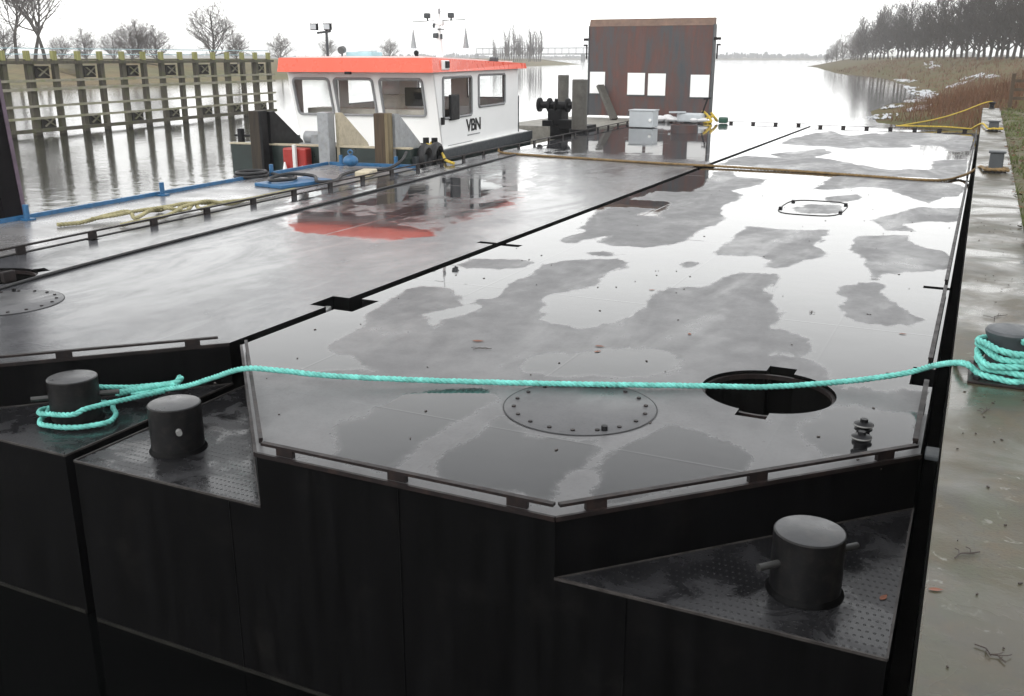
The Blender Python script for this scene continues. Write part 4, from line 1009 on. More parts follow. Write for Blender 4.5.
# near mooring pile at the edge of the grey pontoon
LEAN = Matrix.Translation((-10.53, 8.05, 1.34)) @ Matrix.Rotation(radians(-4.2), 4, 'Y') @ Matrix.Translation((10.53, -8.05, -1.34))
pl = thing('mooring_pile', 'dark steel mooring pile with mossy timber rising past the grey pontoon edge', 'pile', (-10.85, 7.6, 0))
mb = MB(LEAN); mb.box((-10.545, 7.92, 1.5), (.02, .30, 8.0)); mb.box((-10.765, 8.06, 1.5), (.42, .02, 8.0)); mb.box((-10.765, 7.78, 1.5), (.42, .02, 8.0)); obj('steel_section', mb, paint('black_pile_steel', (.005,.004,.005), .6, .3, 5, spec=.08), pl)
mb = MB(LEAN); mb.box((-10.530, 8.045, 1.5), (.014, .05, 8.0)); obj('edge_angle', mb, paint('purple_grey_steel', (.10,.065,.095), .5, .3, 5), pl)
mb = MB(LEAN); mb.box((-11.02, 7.45, 1.4), (.34, .34, 7.6), bev=.02); obj('timber_pile', mb, wood('mossy_black_timber', (.012,.011,.007), (.05,.045,.015), moss=(.07,.075,.015)), pl)
for z in (1.75, 2.9):
    mb = MB(LEAN); mb.box((-10.85, 7.62, z), (.55, .06, .07)); obj('strap', mb, M['black'], pl)
# ------------------------------------------------------------------ quay
ql = lambda y: .018-.138*(y-2)/34.0
qr = lambda y: .50-.11*(y-2)/34.0
qt = thing('quay_wall', 'narrow wet concrete quay running along the black pontoon', 'quay', (.2, 10, 0))
ys = [-3.04 + 5.02*i for i in range(9)]; ys[-1] = 36.2
for i in range(8):
    a, b = ys[i], ys[i+1]-.005
    mb = MB(); c = .007
    P = lambda x, y, z: (x, y, z)
    z = QZ + .003*sin(i*2.1)
    xa0, xa1, xb0, xb1 = ql(a), qr(a), ql(b), qr(b)
    vs = [(xa0, a, -.6), (xa1, a, -.6), (xb1, b, -.6), (xb0, b, -.6), (xa0, a, z-c), (xa1, a, z-c), (xb1, b, z-c), (xb0, b, z-c), (xa0+c, a+c*.4, z), (xa1-c, a+c*.4, z), (xb1-c, b-c*.4, z), (xb0+c, b-c*.4, z)]
    mb.add(vs, [(3,2,1,0), (0,1,5,4), (1,2,6,5), (2,3,7,6), (3,0,4,7), (4,5,9,8), (5,6,10,9), (6,7,11,10), (7,4,8,11), (8,9,10,11)])
    obj('coping_slab', mb, M['concrete'], qt)
mb = MB(); mb.beam((ql(-4)-.042, -4, .25), (ql(36)-.042, 36, .25), .075, 1.1); obj('gap_shade_beam', mb, M['fender'], qt)  # dark beam added in the gap to stand in for deep shade
mb = MB(); mb.beam((ql(-4)-.002, -4, 1.548), (ql(36)-.002, 36, 1.548), .010, .15); obj('quay_face', mb, M['fender'], qt)  # thin near-black sheet over the concrete below the coping edge
# bollards on the quay
qb = thing('quay_bollard', 'round dark quay bollard on a square plate wrapped in turquoise rope', 'bollard', (qc.x, qc.y, QZ))
mb = MB(); mb.lathe((qc.x, qc.y, QZ), [(.125, .012), (.115, .03), (.11, .20), (.125, .225), (.13, .245), (.122, .258), (.10, .262), (.001, .262)], 32, cap=False); obj('post', mb, M['slate'], qb, smooth=True)
mb = MB(); mb.box((qc.x, qc.y-.01, QZ+.009), (.36, .40, .012), bev=.003); bpz = obj('base_plate', mb, M['rail'], qb)
for dx in (-.14, .14):
    for dy in (-.16, .14):
        mb = MB(); mb.cyl((qc.x+dx, qc.y+dy, QZ+.0155), (qc.x+dx, qc.y+dy, QZ+.03), .018, n=6); obj('anchor_bolt', mb, M['black'], bpz)
for x, y, s, hh, lab in ((.22, 15.85, .23, .27, 'slate grey square quay block with a brown rope at its foot'), (.19, 24.85, .25, .20, 'small dark quay bollard with yellow rope around it, further along the quay')):
    t = thing('quay_bollard', lab, 'bollard', (x, y, QZ))
    mb = MB(); mb.box((x, y, QZ+.006+hh/2), (s*.82, s*.82, hh), bev=.02); obj('post', mb, M['slate'], t)
    mb = MB(); mb.box((x, y, QZ+.006+hh+.012), (s, s, .03), bev=.008); obj('cap', mb, M['slate'], t)
    mb = MB(); mb.box((x, y, QZ+.007), (s*1.3, s*1.2, .012)); obj('base_plate', mb, M['rail'], t)
t = thing('end_bollard', 'dark squat bollard at the very end of the quay', 'bollard', (.14, 36.0, QZ))
mb = MB(); mb.lathe((.14, 36.0, QZ), [(.10, .004), (.07, .04), (.07, .13), (.10, .16), (.10, .2), (.03, .22)], 20); obj('post', mb, M['black'], t, smooth=True)
t = thing('marker_post', 'blue-grey square post standing in the verge by the quay', 'post', (.60, 10.6, 1.6))
mb = MB(); mb.box((.60, 10.6, 1.6+.24), (.22, .22, .52), bev=.015); obj('body', mb, paint('blue_grey_paint', (.20,.25,.29), .5, .15, 6), t)
mb = MB(); mb.box((.60, 10.6, 2.115), (.25, .25, .03), bev=.008); obj('cap', mb, M['slate'], t)
mb = MB(); mb.box((-.028, 5.0, 1.31), (.075, .13, .03), bev=.008); tag(obj('fender_block', mb, M['slate'], loc=(-.028, 5.0, 1.31)), 'small grey fender block wedged between pontoon corner and quay', 'fender')
# wooden gate beyond the verge
t = thing('wooden_gate', 'small brown wooden gate at the edge of the grass beyond the quay', 'gate', (.95, 39.5, 1.6))
for x in (.72, 1.9):
    mb = MB(); mb.box((x, 39.5, 2.05), (.12, .12, 1.3)); obj('post', mb, M['timber'], t)
for z in (1.85, 2.15, 2.45):
    mb = MB(); mb.box((1.31, 39.5, z), (1.06, .05, .10)); obj('rail', mb, M['timber'], t)

# ------------------------------------------------------------------ land
SH = [(-20, 20), (8, 20), (36.2, .20), (42, -.5), (50.7, -1.6), (54, -5.0), (65, -6.5), (77, -6.4), (88, -4.9), (97, -6.0), (131, -9.5), (160, -14), (183, -18.5), (202, -24.7), (220, -29.5), (280, -41), (350, -53.6), (400, -66), (440, -64), (520, -30), (640, 40), (900, 130)]
def shore(y):
    if y < 36.2: return .2
    for (a, xa), (b, xb) in zip(SH, SH[1:]):
        if a <= y <= b: return xa+(xb-xa)*(y-a)/(b-a)
    return 130
def bank_z(x, y):
    d = x - shore(y) + .5*nz(y*.13, 3.1)*min(1, (y-30)/20) if y > 30 else 9
    w = 22 if y > 80 else 13 + 9*(y-40)/40
    z = 3.25*sstep(0, w, d)**.8 if d > 0 else max(-1.0, d*.25)
    z += .10*nz(x*.5, y*.35, 2)*min(1, max(0, d)) + .16*nz(x*.11, y*.08, 5)*min(1, max(0, d)/4)
    if d > 30: z += min(.4, (d-30)*.004)
    return z
mb = MB(); rows = []
yy = [36.25 + 1.0*i for i in range(30)] + [66.5+2.2*i for i in range(32)] + [138+6*i for i in range(20)] + [262+14*i for i in range(20)] + [560+60*i for i in range(7)]
dd = [-4, -2, -1, -.4, 0, .4, .8, 1.3, 1.9, 2.6, 3.5, 4.6, 6, 8, 10.5, 13.5, 17, 21, 26, 33, 45, 65, 100, 160, 260, 420]
vs = []
for y in yy:
    for d in dd:
        x = shore(y)+d; vs.append((x, y, bank_z(x, y)))
n = len(dd); mb.add(vs, [(j*n+i, j*n+i+1, (j+1)*n+i+1, (j+1)*n+i) for j in range(len(yy)-1) for i in range(n-1)])
tag(obj('river_bank', mb, M['bank'], smooth=True, angle=180), kind='structure')
# verge behind the quay
vs = []; xs = [.0, .35, 1, 2, 4, 8, 16, 40, 120]; ys2 = [-12+2*i for i in range(25)]
for y in ys2:
    for x in xs: vs.append((qr(min(y, 36))+.004+x, y, 1.61 + .02*nz(x*2, y*1.3) + (0 if x < 2 else .1*nz(x*.3, y*.3))))
n = len(xs); mb = MB(); mb.add(vs, [(j*n+i, j*n+i+1, (j+1)*n+i+1, (j+1)*n+i) for j in range(len(ys2)-1) for i in range(n-1)])
tag(obj('ground', mb, M['verge'], smooth=True, angle=180), kind='structure')
# grass tufts and leaves along the verge
rnd = random.Random(11); mb = MB(); ml = MB()
for _ in range(5200):
    y = 6 + 31*rnd.random()**1.1; x = qr(y) + rnd.uniform(.0, 1.3)
    g = nz(x*1.5, y*.6, 3)
    if g < -.05: continue
    a = rnd.uniform(0, 2*pi); hh = rnd.uniform(.03, .09)*(1+g); w = .006+.0004*y
    mb.add([(x-w*cos(a), y-w*sin(a), 1.60), (x+w*cos(a), y+w*sin(a), 1.60), (x+rnd.uniform(-.04, .04), y+rnd.uniform(-.04, .04), 1.62+hh)], [(0,1,2)])
tag(obj('grass', mb, paint('winter_grass_blades', (.10,.12,.045), .8, .4, 2, spec=.1)), kind='stuff')
for _ in range(1500):
    y = 8 + 29*rnd.random(); x = qr(y) + abs(rnd.gauss(0, .55)) - .04
    if nz(x*1.2, y*.5, 8) < .0 and rnd.random() < .7: continue
    a = rnd.uniform(0, 2*pi); s = rnd.uniform(.02, .045); z = 1.645 if x < qr(y) else 1.64+rnd.uniform(0, .03)
    u = V((cos(a), sin(a), rnd.uniform(-.2, .4)))*s; v = V((-sin(a), cos(a), rnd.uniform(-.2, .3)))*s*.6; p = V((x, y, z+.01))
    ml.add([p-u, p+v, p+u, p-v], [(0,1,2,3)])
tag(obj('fallen_leaves', ml, M['litter']), kind='stuff')
# dead brown stems on the bank
mb = MB()
def stems(count, y0, y1, dmin, dmax, h0, h1, lean, w):
    for _ in range(count):
        y = rnd.uniform(y0, y1); d = dmin + (dmax-dmin)*rnd.random()**.9; x = shore(y)+d
        if x > 14: continue
        dens = nz(x*.35, y*.22, 7)
        if dens < -.18: continue
        z = bank_z(x, y); hh = rnd.uniform(h0, h1)*(1+.6*dens); a = rnd.uniform(0, pi); ww = w*rnd.uniform(.6, 1.3)
        t = V((rnd.gauss(0, lean), rnd.gauss(0, lean), 1))*hh; b = V((x, y, z-.05)); m_ = b + t*.55 + V((rnd.gauss(0, .04), rnd.gauss(0, .04), 0)); e = b+t
        s = V((cos(a), sin(a)*.4, 0))*ww
        mb.add([b-s, b+s, m_+s*.7, m_-s*.7, e], [(0,1,2,3), (3,2,4)])
        if rnd.random() < .6:
            e2 = m_ + V((rnd.gauss(0, .3), rnd.gauss(0, .2), rnd.uniform(.2, .5)))*hh
            mb.add([m_-s*.5, m_+s*.5, e2], [(0,1,2)])
stems(6500, 37.5, 62, .6, 9, .45, 1.15, .28, .016)
stems(4200, 60, 110, 2.2, 16, .3, .8, .3, .022)
stems(2600, 110, 260, 1.5, 18, .25, .7, .3, .05)
tag(obj('dead_undergrowth', mb, M['straw']), kind='stuff')
# old snow lying in streaks on the bank
mb = MB()
def snow(cx, cy, lx, ly, rot, seed):
    n, m_ = 40, 30; vs = []; ok = []
    for j in range(m_):
        for i in range(n):
            u, v = (i/(n-1)*2-1), (j/(m_-1)*2-1)
            px, py = u*lx, v*ly; x = cx+px*cos(rot)-py*sin(rot); y = cy+px*sin(rot)+py*cos(rot)
            e = .75-(u*u+v*v)*.8 + 1.1*nz(u*2.6+seed, v*2.6, seed) + .9*nz(u*7+seed, v*7, seed)
            ok.append(e > .25); vs.append((x, y, bank_z(x, y)+.02+.10*sstep(.25, 1, e)+.03*nz(x*3, y*3)))
    mb.add(vs, [(j*n+i, j*n+i+1, (j+1)*n+i+1, (j+1)*n+i) for j in range(m_-1) for i in range(n-1) if ok[j*n+i] and ok[j*n+i+1] and ok[(j+1)*n+i] and ok[(j+1)*n+i+1]])
for k, (x, y, lx, ly, r) in enumerate(((-4.0, 50.2, .9, 1.6, -.3), (-5.2, 58.5, .9, 2.0, .2), (-5.6, 70, .8, 3.2, .0), (-4.9, 80, 1.0, 5, .1), (-4.6, 92, 1.2, 7, .1), (-6.2, 104, 1.3, 7, .15), (-9, 122, 1.2, 9, .2), (-11, 150, 1.2, 10, .2), (-9.5, 190, 1.4, 16, .1), (-2.8, 112, 1.2, 7, -.15), (-1.6, 128, 1.2, 8, -.1), (-.4, 120, 1.0, 6, .1), (-3.6, 62.5, .7, 1.3, 0))):
    snow(x, y, lx, ly, r, k*3.3)
tag(obj('snow', mb, M['snow'], smooth=True, angle=180), kind='stuff')

# opposite bank
LS = [(-160, -40), (-130, 30), (-110, 83), (-102.5, 92), (-97.8, 119), (-110, 165), (-141, 258), (-162, 364), (-176, 430), (-186, 470), (-240, 500), (-420, 560), (-900, 700)]
Ls = []
for (x0, y0), (x1, y1) in zip(LS, LS[1:]):
    for t in range(6): Ls.append(V((x0+(x1-x0)*t/6, y0+(y1-y0)*t/6)))
vs = []; dd2 = [-6, -2, 0, 1, 2.5, 5, 9, 15, 25, 40, 70, 120, 250, 500]
for i, p in enumerate(Ls):
    q = (Ls[min(i+1, len(Ls)-1)]-Ls[max(i-1, 0)]).normalized(); nn = V((-q.y, q.x))
    for d in dd2:
        x, y = p.x+nn.x*d, p.y+nn.y*d
        vs.append((x, y, (max(-1, d*.3) if d < 0 else 2.7*sstep(0, 30, d)**.7 + .25*nz(x*.05, y*.05)*min(1, d/5) + .08*nz(x*.6, y*.6)*min(1, d))))
n = len(dd2); mb = MB(); mb.add(vs, [(j*n+i, j*n+i+1, (j+1)*n+i+1, (j+1)*n+i) for j in range(len(Ls)-1) for i in range(n-1)])
tag(obj('opposite_bank', mb, land_material('pale_dry_meadow', [(.11,.08,.045), (.18,.14,.07), (.15,.14,.065), (.09,.10,.045)], .06), smooth=True, angle=180), kind='structure')
# far shore
vs = []; FS = [(-1300, 900), (-800, 1150), (-520, 1330), (-330, 1390), (-200, 1400), (-60, 1330), (40, 1150), (130, 880), (300, 760)]
mb = MB()
for x, y in FS: vs += [(x, y, -.5), (x*1.01, y*1.012, 1.6), (x*1.3, y*1.35, 4.0)]
mb.add(vs, [(j*3+i, j*3+i+1, (j+1)*3+i+1, (j+1)*3+i) for j in range(len(FS)-1) for i in range(2)])
tag(obj('far_shore', mb, M['bank'], smooth=True, angle=180), kind='structure')
mb = MB(); rw_ = random.Random(21)
for (x0, y0), (x1, y1) in zip(FS, FS[1:]):
    m_ = int(V((x1-x0, y1-y0)).length/4)
    for i in range(m_):
        t = i/m_; x, y = x0+(x1-x0)*t, y0+(y1-y0)*t; dn = 1.02 + rw_.uniform(0, .05)
        prof_ = 4.5 + 6*max(0, nz(x*.012, y*.012, 4.4)+.15) + 2.5*nz(x*.08, y*.08, 2)
        hgt = max(2.0, prof_*rw_.uniform(.6, 1.1)); X, Y = x*dn, y*dn
        for q in range(5):
            w = rw_.uniform(1.5, 4); a = rw_.uniform(0, pi); z0 = 1.5+rw_.uniform(0, hgt*.4)
            c, s = cos(a)*w, sin(a)*w; ox, oy = rw_.uniform(-3, 3), rw_.uniform(-3, 3)
            mb.add([(X+ox-c, Y+oy-s, z0), (X+ox+c, Y+oy+s, z0), (X+ox+c*rw_.uniform(.3, .9), Y+oy+s*.5, z0+hgt*.6), (X+ox-c*rw_.uniform(0, .6), Y+oy-s*.5, z0+hgt*.75)], [(0,1,2,3)])
tag(obj('distant_woods', mb, M['far_wood']), kind='stuff')

# water and river bed
mb = MB(); mb.add([(-3200, -900, 0), (3200, -900, 0), (3200, 3800, 0), (-3200, 3800, 0)], [(0,1,2,3)]); tag(obj('river_water', mb, M['water']), kind='structure')

# far girder bridge
t = thing('girder_bridge', 'faint far girder bridge on piers beyond the wooded point', 'bridge', (-330, 900, 0))
mb = MB(); mb.beam((-480, 915, 6.5), (-290, 880, 6.5), 5, 1.2); obj('deck', mb, M['far_wood'], t)
b0, b1 = V((-480, 915, 0)), V((-290, 880, 0))
mb = MB(); mb.beam(b0+V((0, 0, 12.0)), b1+V((0, 0, 12.0)), 1, .7)
for k in range(25):
    p = b0+(b1-b0)*k/24; mb.beam(p+V((0, 0, 7)), p+V((0, 0, 12)), .5, .5)
obj('truss', mb, M['far_wood'], t)
for k in (0, 1, 2, 3):
    p = b0+(b1-b0)*k/3; mb = MB(); mb.beam(p+V((0, 0, -1)), p+V((0, 0, 6)), 4, 3); obj('pier', mb, M['far_wood'], t)

# ------------------------------------------------------------------ bare winter trees
def make_tree(seed, hgt, r0, counts, lens, upness, fork=.3, crown_min=.28, spreads=(.9, .8, .8, .9), twig_w=1.0, wander=.12):
    rn = random.Random(seed); tr, cw = MB(), MB()
    def grow(p, d, L, r, lv):
        n = 5 if lv == 0 else (4 if lv == 1 else 3); pts = [p.copy()]; dirs = []
        for i in range(n):
            d = (d + V((rn.gauss(0, wander), rn.gauss(0, wander), rn.gauss(0, wander*.6))) + V((0, 0, upness*(.05 if lv else .02)))).normalized()
            p = p + d*(L/n); pts.append(p.copy()); dirs.append(d.copy())
        rr = [r*(1-.78*i/n) for i in range(n+1)]
        tgt = tr if lv == 0 else cw
        if lv <= 1: tgt.tube(pts, rr, 7 if lv == 0 else 5, caps=False)
        elif lv == 2: tgt.tube(pts, rr, 3, caps=False)
        else:
            a = rn.uniform(0, pi); s = V((cos(a), sin(a), .3))*max(r, .006)*twig_w
            for i in range(n): 
                f0, f1 = 1-.8*i/n, 1-.8*(i+1)/n
                tgt.add([pts[i]-s*f0, pts[i]+s*f0, pts[i+1]+s*f1, pts[i+1]-s*f1], [(0,1,2,3)])
        if lv+1 > len(counts): return
        for c in range(counts[lv]):
            lo = crown_min if lv == 0 else .2
            t = lo + (1-lo)*((c+rn.random())/counts[lv]); i = min(n-1, int(t*n)); q = pts[i].lerp(pts[i+1], t*n-i)
            a = rn.uniform(0, 2*pi) if lv else c*2.4+rn.uniform(-.5, .5)
            b = dirs[i]; s = b.cross(V((0, 0, 1)));
            if s.length < .05: s = V((1, 0, 0))
            s.normalize(); u = s.cross(b)
            sp = spreads[min(lv, len(spreads)-1)]*rn.uniform(.7, 1.25)
            nd = (b*cos(sp) + (s*cos(a)+u*sin(a))*sin(sp) + V((0, 0, upness*.12))).normalized()
            k = lens[lv]*rn.uniform(.7, 1.2)*(1.15-.55*t if lv == 0 else 1-.35*t)
            grow(q, nd, L*k, max(.004, r*(1-.78*t)*(.62 if lv == 0 else .6)), lv+1)
    grow(V((0, 0, -.3)), V((rn.gauss(0, .03), rn.gauss(0, .03), 1)).normalized(), hgt, r0, 0)
    return tr, cw
def tree_proto(args, bark, twig, label, group, loc):
    tr, cw = make_tree(**args)
    t = thing('bare_tree', label, 'tree', loc, group)
    for nm, q, m_ in (('trunk', tr, bark), ('crown', cw, twig)):
        me = bpy.data.meshes.new(nm); me.from_pydata(q.v, [], q.f); me.materials.append(m_)
        if nm == 'trunk': me.polygons.foreach_set('use_smooth', [True]*len(me.polygons))
        o = bpy.data.objects.new(nm, me); COL.objects.link(o); o.parent = t
    return t
# avenue on the bank
row_args = [dict(seed=s, hgt=h_, r0=.26, counts=[40, 9, 6], lens=[.36, .48, .50], upness=1.6, crown_min=.11, spreads=(.95, .75, .8), twig_w=4.2, wander=.07) for s, h_ in ((1, 12.5), (2, 12.0), (3, 13.2))]
G = 'bare avenue trees on the bank'; LB_ = 'dark bare avenue tree in the dense row on the bank'
protos = [tree_proto(a, M['bark'], M['twig'], LB_, G, (0, 0, 0)) for a in row_args]
spots = [(1032, 158, 1.0), (1021, 163, 1.04), (1010, 168, 1), (1000, 173, .98), (990, 179, 1.03), (980, 186, .98), (970, 194, 1.02), (960, 203, 1.0), (950, 213, .97), (941, 223, 1.0), (932, 234, .98), (923, 246, .97), (915, 258, .98), (907, 272, .97), (899, 286, 1.0), (891, 302, .96), (884, 318, .90), (877, 336, .84), (870, 354, .78)]
back = [(x-4.5, y+13, s*1.02) for x, y, s in spots]
rnd = random.Random(5); used = [0]
def put(px, Yd, s):
    x = (px-994.0)/1065.0*Yd; z = bank_z(x, Yd)-.1
    i = used[0]; used[0] += 1
    t = protos[i] if i < 3 else copy_tree(protos[i % 3])
    t.location = (x, Yd, z); t.rotation_euler.z = rnd.uniform(0, 6.28); t.scale = (s*1.0, s*1.0, s*rnd.uniform(.86, 1.12))
    return t
for a in spots + back: put(*a)
# bushy ends of the row
G2 = 'low bushy trees at the tip of the bank'
bush = tree_proto(dict(seed=9, hgt=6.5, r0=.16, counts=[26, 9, 6], lens=[.55, .55, .5], upness=1.2, crown_min=.06, spreads=(.9, .8, .8), twig_w=5.0, wander=.1), M['bark_grey'], M['twig_grey'], 'low bushy grey tree at the tip of the wooded bank', G2, (0, 0, 0))
for i, (px, Yd, s) in enumerate(((863, 372, 1.35), (856, 384, 1.25), (850, 392, 1.05), (845, 398, .85), (840, 402, .7), (867, 362, 1.35), (874, 350, 1.2))):
    t = bush if i == 0 else copy_tree(bush)
    x = (px-994.0)/1065.0*Yd; t.location = (x, Yd, bank_z(x, Yd)-.2); t.scale = (s, s, s); t.rotation_euler.z = i*1.3
# three tall trees on the opposite bank and rounder ones behind
big = [tree_proto(dict(seed=s, hgt=11.0, r0=.30, counts=[16, 9, 7, 5], lens=[.95, .6, .55, .5], upness=.8, crown_min=.38, spreads=(.85, .7, .75, .8), twig_w=2.2, wander=.13), M['bark'], M['twig_grey'], lab, 'tall bare trees behind the jetty', (x, y, 2.2)) for s, x, y, lab in
    ((31, -126.0, 98.6, 'tall bare forked tree behind the jetty, first of the three from the frame edge'), (32, -124.6, 100.3, 'tall bare tree behind the jetty between its two tall neighbours'), (33, -123.7, 101.6, 'tall bare tree behind the jetty with branches reaching out over open sky'))]
rb = tree_proto(dict(seed=41, hgt=8.0, r0=.22, counts=[26, 10, 7, 4], lens=[.62, .55, .5, .5], upness=.6, crown_min=.12, spreads=(.95, .8, .8, .8), twig_w=3.0, wander=.12), M['bark_grey'], M['twig_grey'], 'round bare tree standing alone above the middle of the jetty', 'round bare trees behind the jetty', (0, 0, 0))
import json as _j
RT = [(210, 175, 1.05, 'round bare tree standing alone above the middle of the jetty'), (238, 190, .62, 'small bare tree beside the lone round tree'), (281, 215, .62, 'small round bare tree just beyond the jetty end'), (130, 180, .70, 'low bare tree in the reddish clump behind the jetty'), (143, 178, .74, 'broad bare tree in the reddish clump behind the jetty'), (157, 182, .66, 'end bare tree of the reddish clump behind the jetty'), (112, 185, .56, 'small bare tree before the reddish clump'), (88, 178, .58, 'small grey bare tree beside the three tall trees'), (6, 170, .66, 'low bare tree at the frame edge behind the jetty'), (60, 190, .5, 'little bare tree showing under the tall trees'), (330, 300, .7, 'small bare tree behind the floodlight pole'), (390, 310, .7, 'small bare tree above the red wheelhouse roof')]
def az(px):          # direction of a compass bearing seen at the far bank
    a = math.atan2(px-512, 1003.0); a -= .448
    return sin(a), cos(a)
for i, (px, D_, s, lab) in enumerate(RT):
    t = rb if i == 0 else copy_tree(rb); sx, cy_ = az(px); t['label'] = lab
    t.location = (sx*D_, cy_*D_, 2.2); t.scale = (s*1.15, s*1.15, s); t.rotation_euler.z = i*2.1
# tall thin poplars on the wooded point
G3 = 'slender trees on the wooded point'
pp = tree_proto(dict(seed=55, hgt=11, r0=.2, counts=[30, 7, 4], lens=[.22, .5, .5], upness=3.0, crown_min=.15, spreads=(.5, .5, .6), twig_w=5, wander=.05), M['bark_grey'], M['twig_grey'], 'slender bare poplar in the group on the wooded point', G3, (0, 0, 0))
rp_ = random.Random(8)
for i in range(26):
    t = pp if i == 0 else copy_tree(pp); px = 492 + 49*(i+.5)/26; D_ = 395+rp_.uniform(-14, 22); sx, cy_ = az(px)
    s = (.55 + .5*rp_.random()**2) * (.65 if px < 504 else 1); t.location = (sx*D_, cy_*D_, 2.0); t.scale = (s*1.3, s*1.3, s*1.12); t.rotation_euler.z = i
# round river sign on a post on the bank
t = thing('river_sign', 'round white ring-shaped sign on a post below the avenue trees', 'sign', (-14.5, 185, 2))
bx, by = (902-994)/1065*262, 262; bz = bank_z(bx, by)
mb = MB(); mb.box((bx, by+.2, bz+1.0), (.12, .12, 2.4)); obj('post', mb, M['white_dull'], t)
mb = MB(); R0 = .68
pts = [(bx+R0*cos(2*pi*i/24), by, bz+1.75+R0*sin(2*pi*i/24)) for i in range(25)]; mb.tube(pts, .15, 8); obj('ring', mb, M['white'], t, smooth=True)
t.location = (bx, by, bz)
for ch in t.children: ch.location = V((0, 0, 0)) - (V((bx, by, bz)) - V((-14.5, 185, 2))); ch.location = V((-14.5-bx, 185-by, 2-bz))

# ------------------------------------------------------------------ leaves and twigs on deck and quay
def leaf(x, y, z, s, rot, label, curl=.3):
    n = 9; vs = []
    for i in range(n+1):
        t = i/n; w = sin(pi*t**.8)*.42
        for sg in (-1, 0, 1):
            u = (t-.5)*2*s; v = sg*w*s
            vs.append((x+u*cos(rot)-v*sin(rot), y+u*sin(rot)+v*cos(rot), z+.003+abs(sg)*curl*w*s*.5+.12*s*(t-.5)**2))
    m_ = MB(); m_.add(vs, [(i*3+j, i*3+j+1, (i+1)*3+j+1, (i+1)*3+j) for i in range(n) for j in range(2)])
    return tag(obj('fallen_leaf', m_, M['leaf'], loc=(x, y, z)), label, 'leaf', 'fallen leaves')
leaf(.045, 2.97, QZ+.003, .024, .4, 'orange brown leaf lying flat on the quay near its edge')
leaf(-2.19, 5.95, DECK, .035, .2, 'brown curled leaf on the deck behind the turquoise rope, upper of two')
leaf(-2.16, 5.83, DECK, .030, 1.0, 'brown curled leaf on the deck behind the turquoise rope, lower of two')
leaf(-3.0, 5.7, DECK, .045, .3, 'reddish leaf lying on the damp deck behind the sagging rope span')
leaf(-1.72, 6.52, DECK, .028, 2.0, 'small brown leaf in the pale puddle of the main deck')
leaf(-.34, 7.18, DECK, .03, .1, 'thin dark leaf near the quayside rail on the wet deck')
leaf(-2.38, 7.71, DECK, .03, .6, 'dark leaf beside a broad grey dry patch of deck')
leaf(-.135, 3.93, PLAT, .03, 1.2, 'red brown leaf on the dotted corner plate beside the big bollard')
def twigs(x, y, z, s, seed, label):
    rn = random.Random(seed); m_ = MB(); a0 = rn.uniform(0, 6)
    p = [(x+(t-.5)*2*s*cos(a0)+rn.gauss(0, .006), y+(t-.5)*2*s*sin(a0)+rn.gauss(0, .006), z+.006) for t in (0, .25, .5, .75, 1)]
    m_.tube(p, .0022, 5)
    for k in range(3):
        q = p[1+k]; a = a0+rn.choice((-1, 1))*rn.uniform(.5, 1.0); m_.tube([q, (q[0]+s*.5*cos(a), q[1]+s*.5*sin(a), z+.009), (q[0]+s*.8*cos(a+.3), q[1]+s*.8*sin(a+.3), z+.007)], .0016, 4)
    return tag(obj('dead_twig', m_, M['twig_dark'], loc=(x, y, z)), label, 'twig', 'dead twigs')
twigs(.12, 3.25, QZ+.003, .05, 1, 'thin forked twig lying across the quay past the orange leaf')
twigs(.2, 2.67, QZ+.003, .05, 2, 'small crooked twig near the picture corner of the quay')
twigs(.17, 4.78, QZ+.003, .04, 3, 'dark twig fragment on the quay below the roped bollard')
twigs(.22, 6.7, QZ+.003, .10, 4, 'long bent twig on the quay beyond the roped bollard')
twigs(-2.88, 5.55, DECK, .06, 5, 'short dark twig on the deck by the reddish leaf')
twigs(-1.03, 7.53, DECK, .04, 6, 'tiny dark twig at the puddle edge on the deck')
rnd = random.Random(2)
mb = MB()
for _ in range(80):
    x, y = rnd.uniform(-4.3, -.2), 3.9+rnd.random()**1.5*12
    if (x+.95)**2+(y-5.5)**2 < .3: continue
    s = rnd.uniform(.003, .009); a = rnd.uniform(0, 6); mb.box((x, y, DECK+.003), (s*2.2, s, .004), rz=a)
for _ in range(60):
    x, y = rnd.uniform(.05, .4), 2.3+rnd.random()*9
    s = rnd.uniform(.002, .006); mb.box((x, y, QZ+.006), (s*2.4, s, .004), rz=rnd.uniform(0, 6))
tag(obj('scattered_debris', mb, M['twig_dark']), kind='stuff')

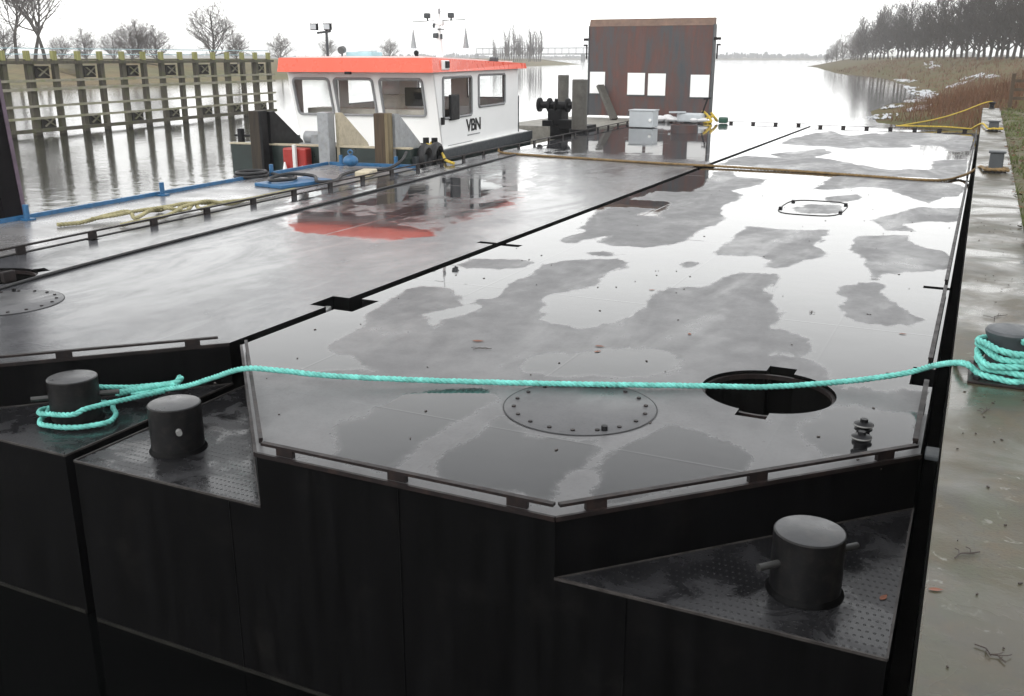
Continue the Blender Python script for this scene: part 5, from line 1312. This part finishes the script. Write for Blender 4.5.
# ------------------------------------------------------------------ air, sky, sun, camera
HAZE = 0.0006
if HAZE > 0:
    mb = MB(); mb.box((0, 1450, 19.0), (6500, 4800, 42)); hz_ = tag(obj('haze', mb, bpy.data.materials.new('river_haze')), kind='stuff')
    hm = hz_.data.materials[0]; hm.use_nodes = True; hn = hm.node_tree; hn.nodes.clear()
    o = hn.nodes.new('ShaderNodeOutputMaterial'); pv = hn.nodes.new('ShaderNodeVolumePrincipled')
    pv.inputs['Color'].default_value = (.985, .99, 1.0, 1); pv.inputs['Density'].default_value = HAZE; pv.inputs['Anisotropy'].default_value = .2
    hn.links.new(pv.outputs[0], o.inputs['Volume'])
SUN_EL, SUN_AZ = radians(38), radians(200)
w = bpy.data.worlds.new('World'); SC.world = w; w.use_nodes = True
nt = w.node_tree; bg = nt.nodes['Background']; k = NT(nt)
sky = k.n('ShaderNodeTexSky'); sky.sky_type = 'NISHITA'; sky.sun_disc = False; sky.sun_elevation = SUN_EL; sky.sun_rotation = SUN_AZ; sky.dust_density = 4; sky.ozone_density = 1
hs = k.n('ShaderNodeHueSaturation'); hs.inputs['Saturation'].default_value = .08; k.l(sky.outputs[0], hs.inputs['Color'])
tc = k.n('ShaderNodeTexCoord'); sx = k.n('ShaderNodeSeparateXYZ'); k.l(tc.outputs['Generated'], sx.inputs[0])
cl = k.noise(1.6, 5, .6, tc.outputs['Generated'])
base = k.ramp(k.math('MAXIMUM', sx.outputs[2], 0.0), [(0, (16.0, 16.0, 15.7)), (.22, (14.2, 14.3, 14.2)), (.42, (6.9, 7.0, 7.1)), (1., (6.4, 6.5, 6.7))])
cloud = k.mix(k.math('MULTIPLY', k.ramp(cl, [(.35, 0.), (.65, 1.)]), .08), base, (6.5, 6.7, 7.0))
k.l(k.mix(.88, hs.outputs[0], cloud), bg.inputs[0]); bg.inputs[1].default_value = .12
sd_ = bpy.data.lights.new('overcast_sun', 'SUN'); sd_.energy = .6; sd_.angle = radians(30); sd_.color = (1, .97, .93)
so = bpy.data.objects.new('overcast_sun', sd_); COL.objects.link(so)
so.rotation_euler = V((-sin(SUN_AZ)*cos(SUN_EL), -cos(SUN_AZ)*cos(SUN_EL), -sin(SUN_EL))).to_track_quat('-Z', 'Y').to_euler()
so.location = (0, 0, 60)

cd = bpy.data.cameras.new('camera'); cam = bpy.data.objects.new('camera', cd); COL.objects.link(cam); SC.camera = cam
cd.sensor_width = 36; cd.lens = 960*36/1024; cd.clip_start = .05; cd.clip_end = 9000
cam.location = (0, 0, 3.24)
cam.rotation_euler = (radians(90-16.836), 0, radians(25.667))
vs_ = SC.view_settings; vs_.view_transform = 'Standard'; vs_.look = 'None'; vs_.gamma = 1; vs_.exposure = .75; vs_.use_curve_mapping = False
cy = SC.cycles; cy.use_denoising = True; cy.max_bounces = 9; cy.diffuse_bounces = 3; cy.glossy_bounces = 4; cy.transmission_bounces = 4; cy.transparent_max_bounces = 10; cy.volume_bounces = 4
cy.caustics_reflective = False; cy.caustics_refractive = False; cy.sample_clamp_indirect = 6
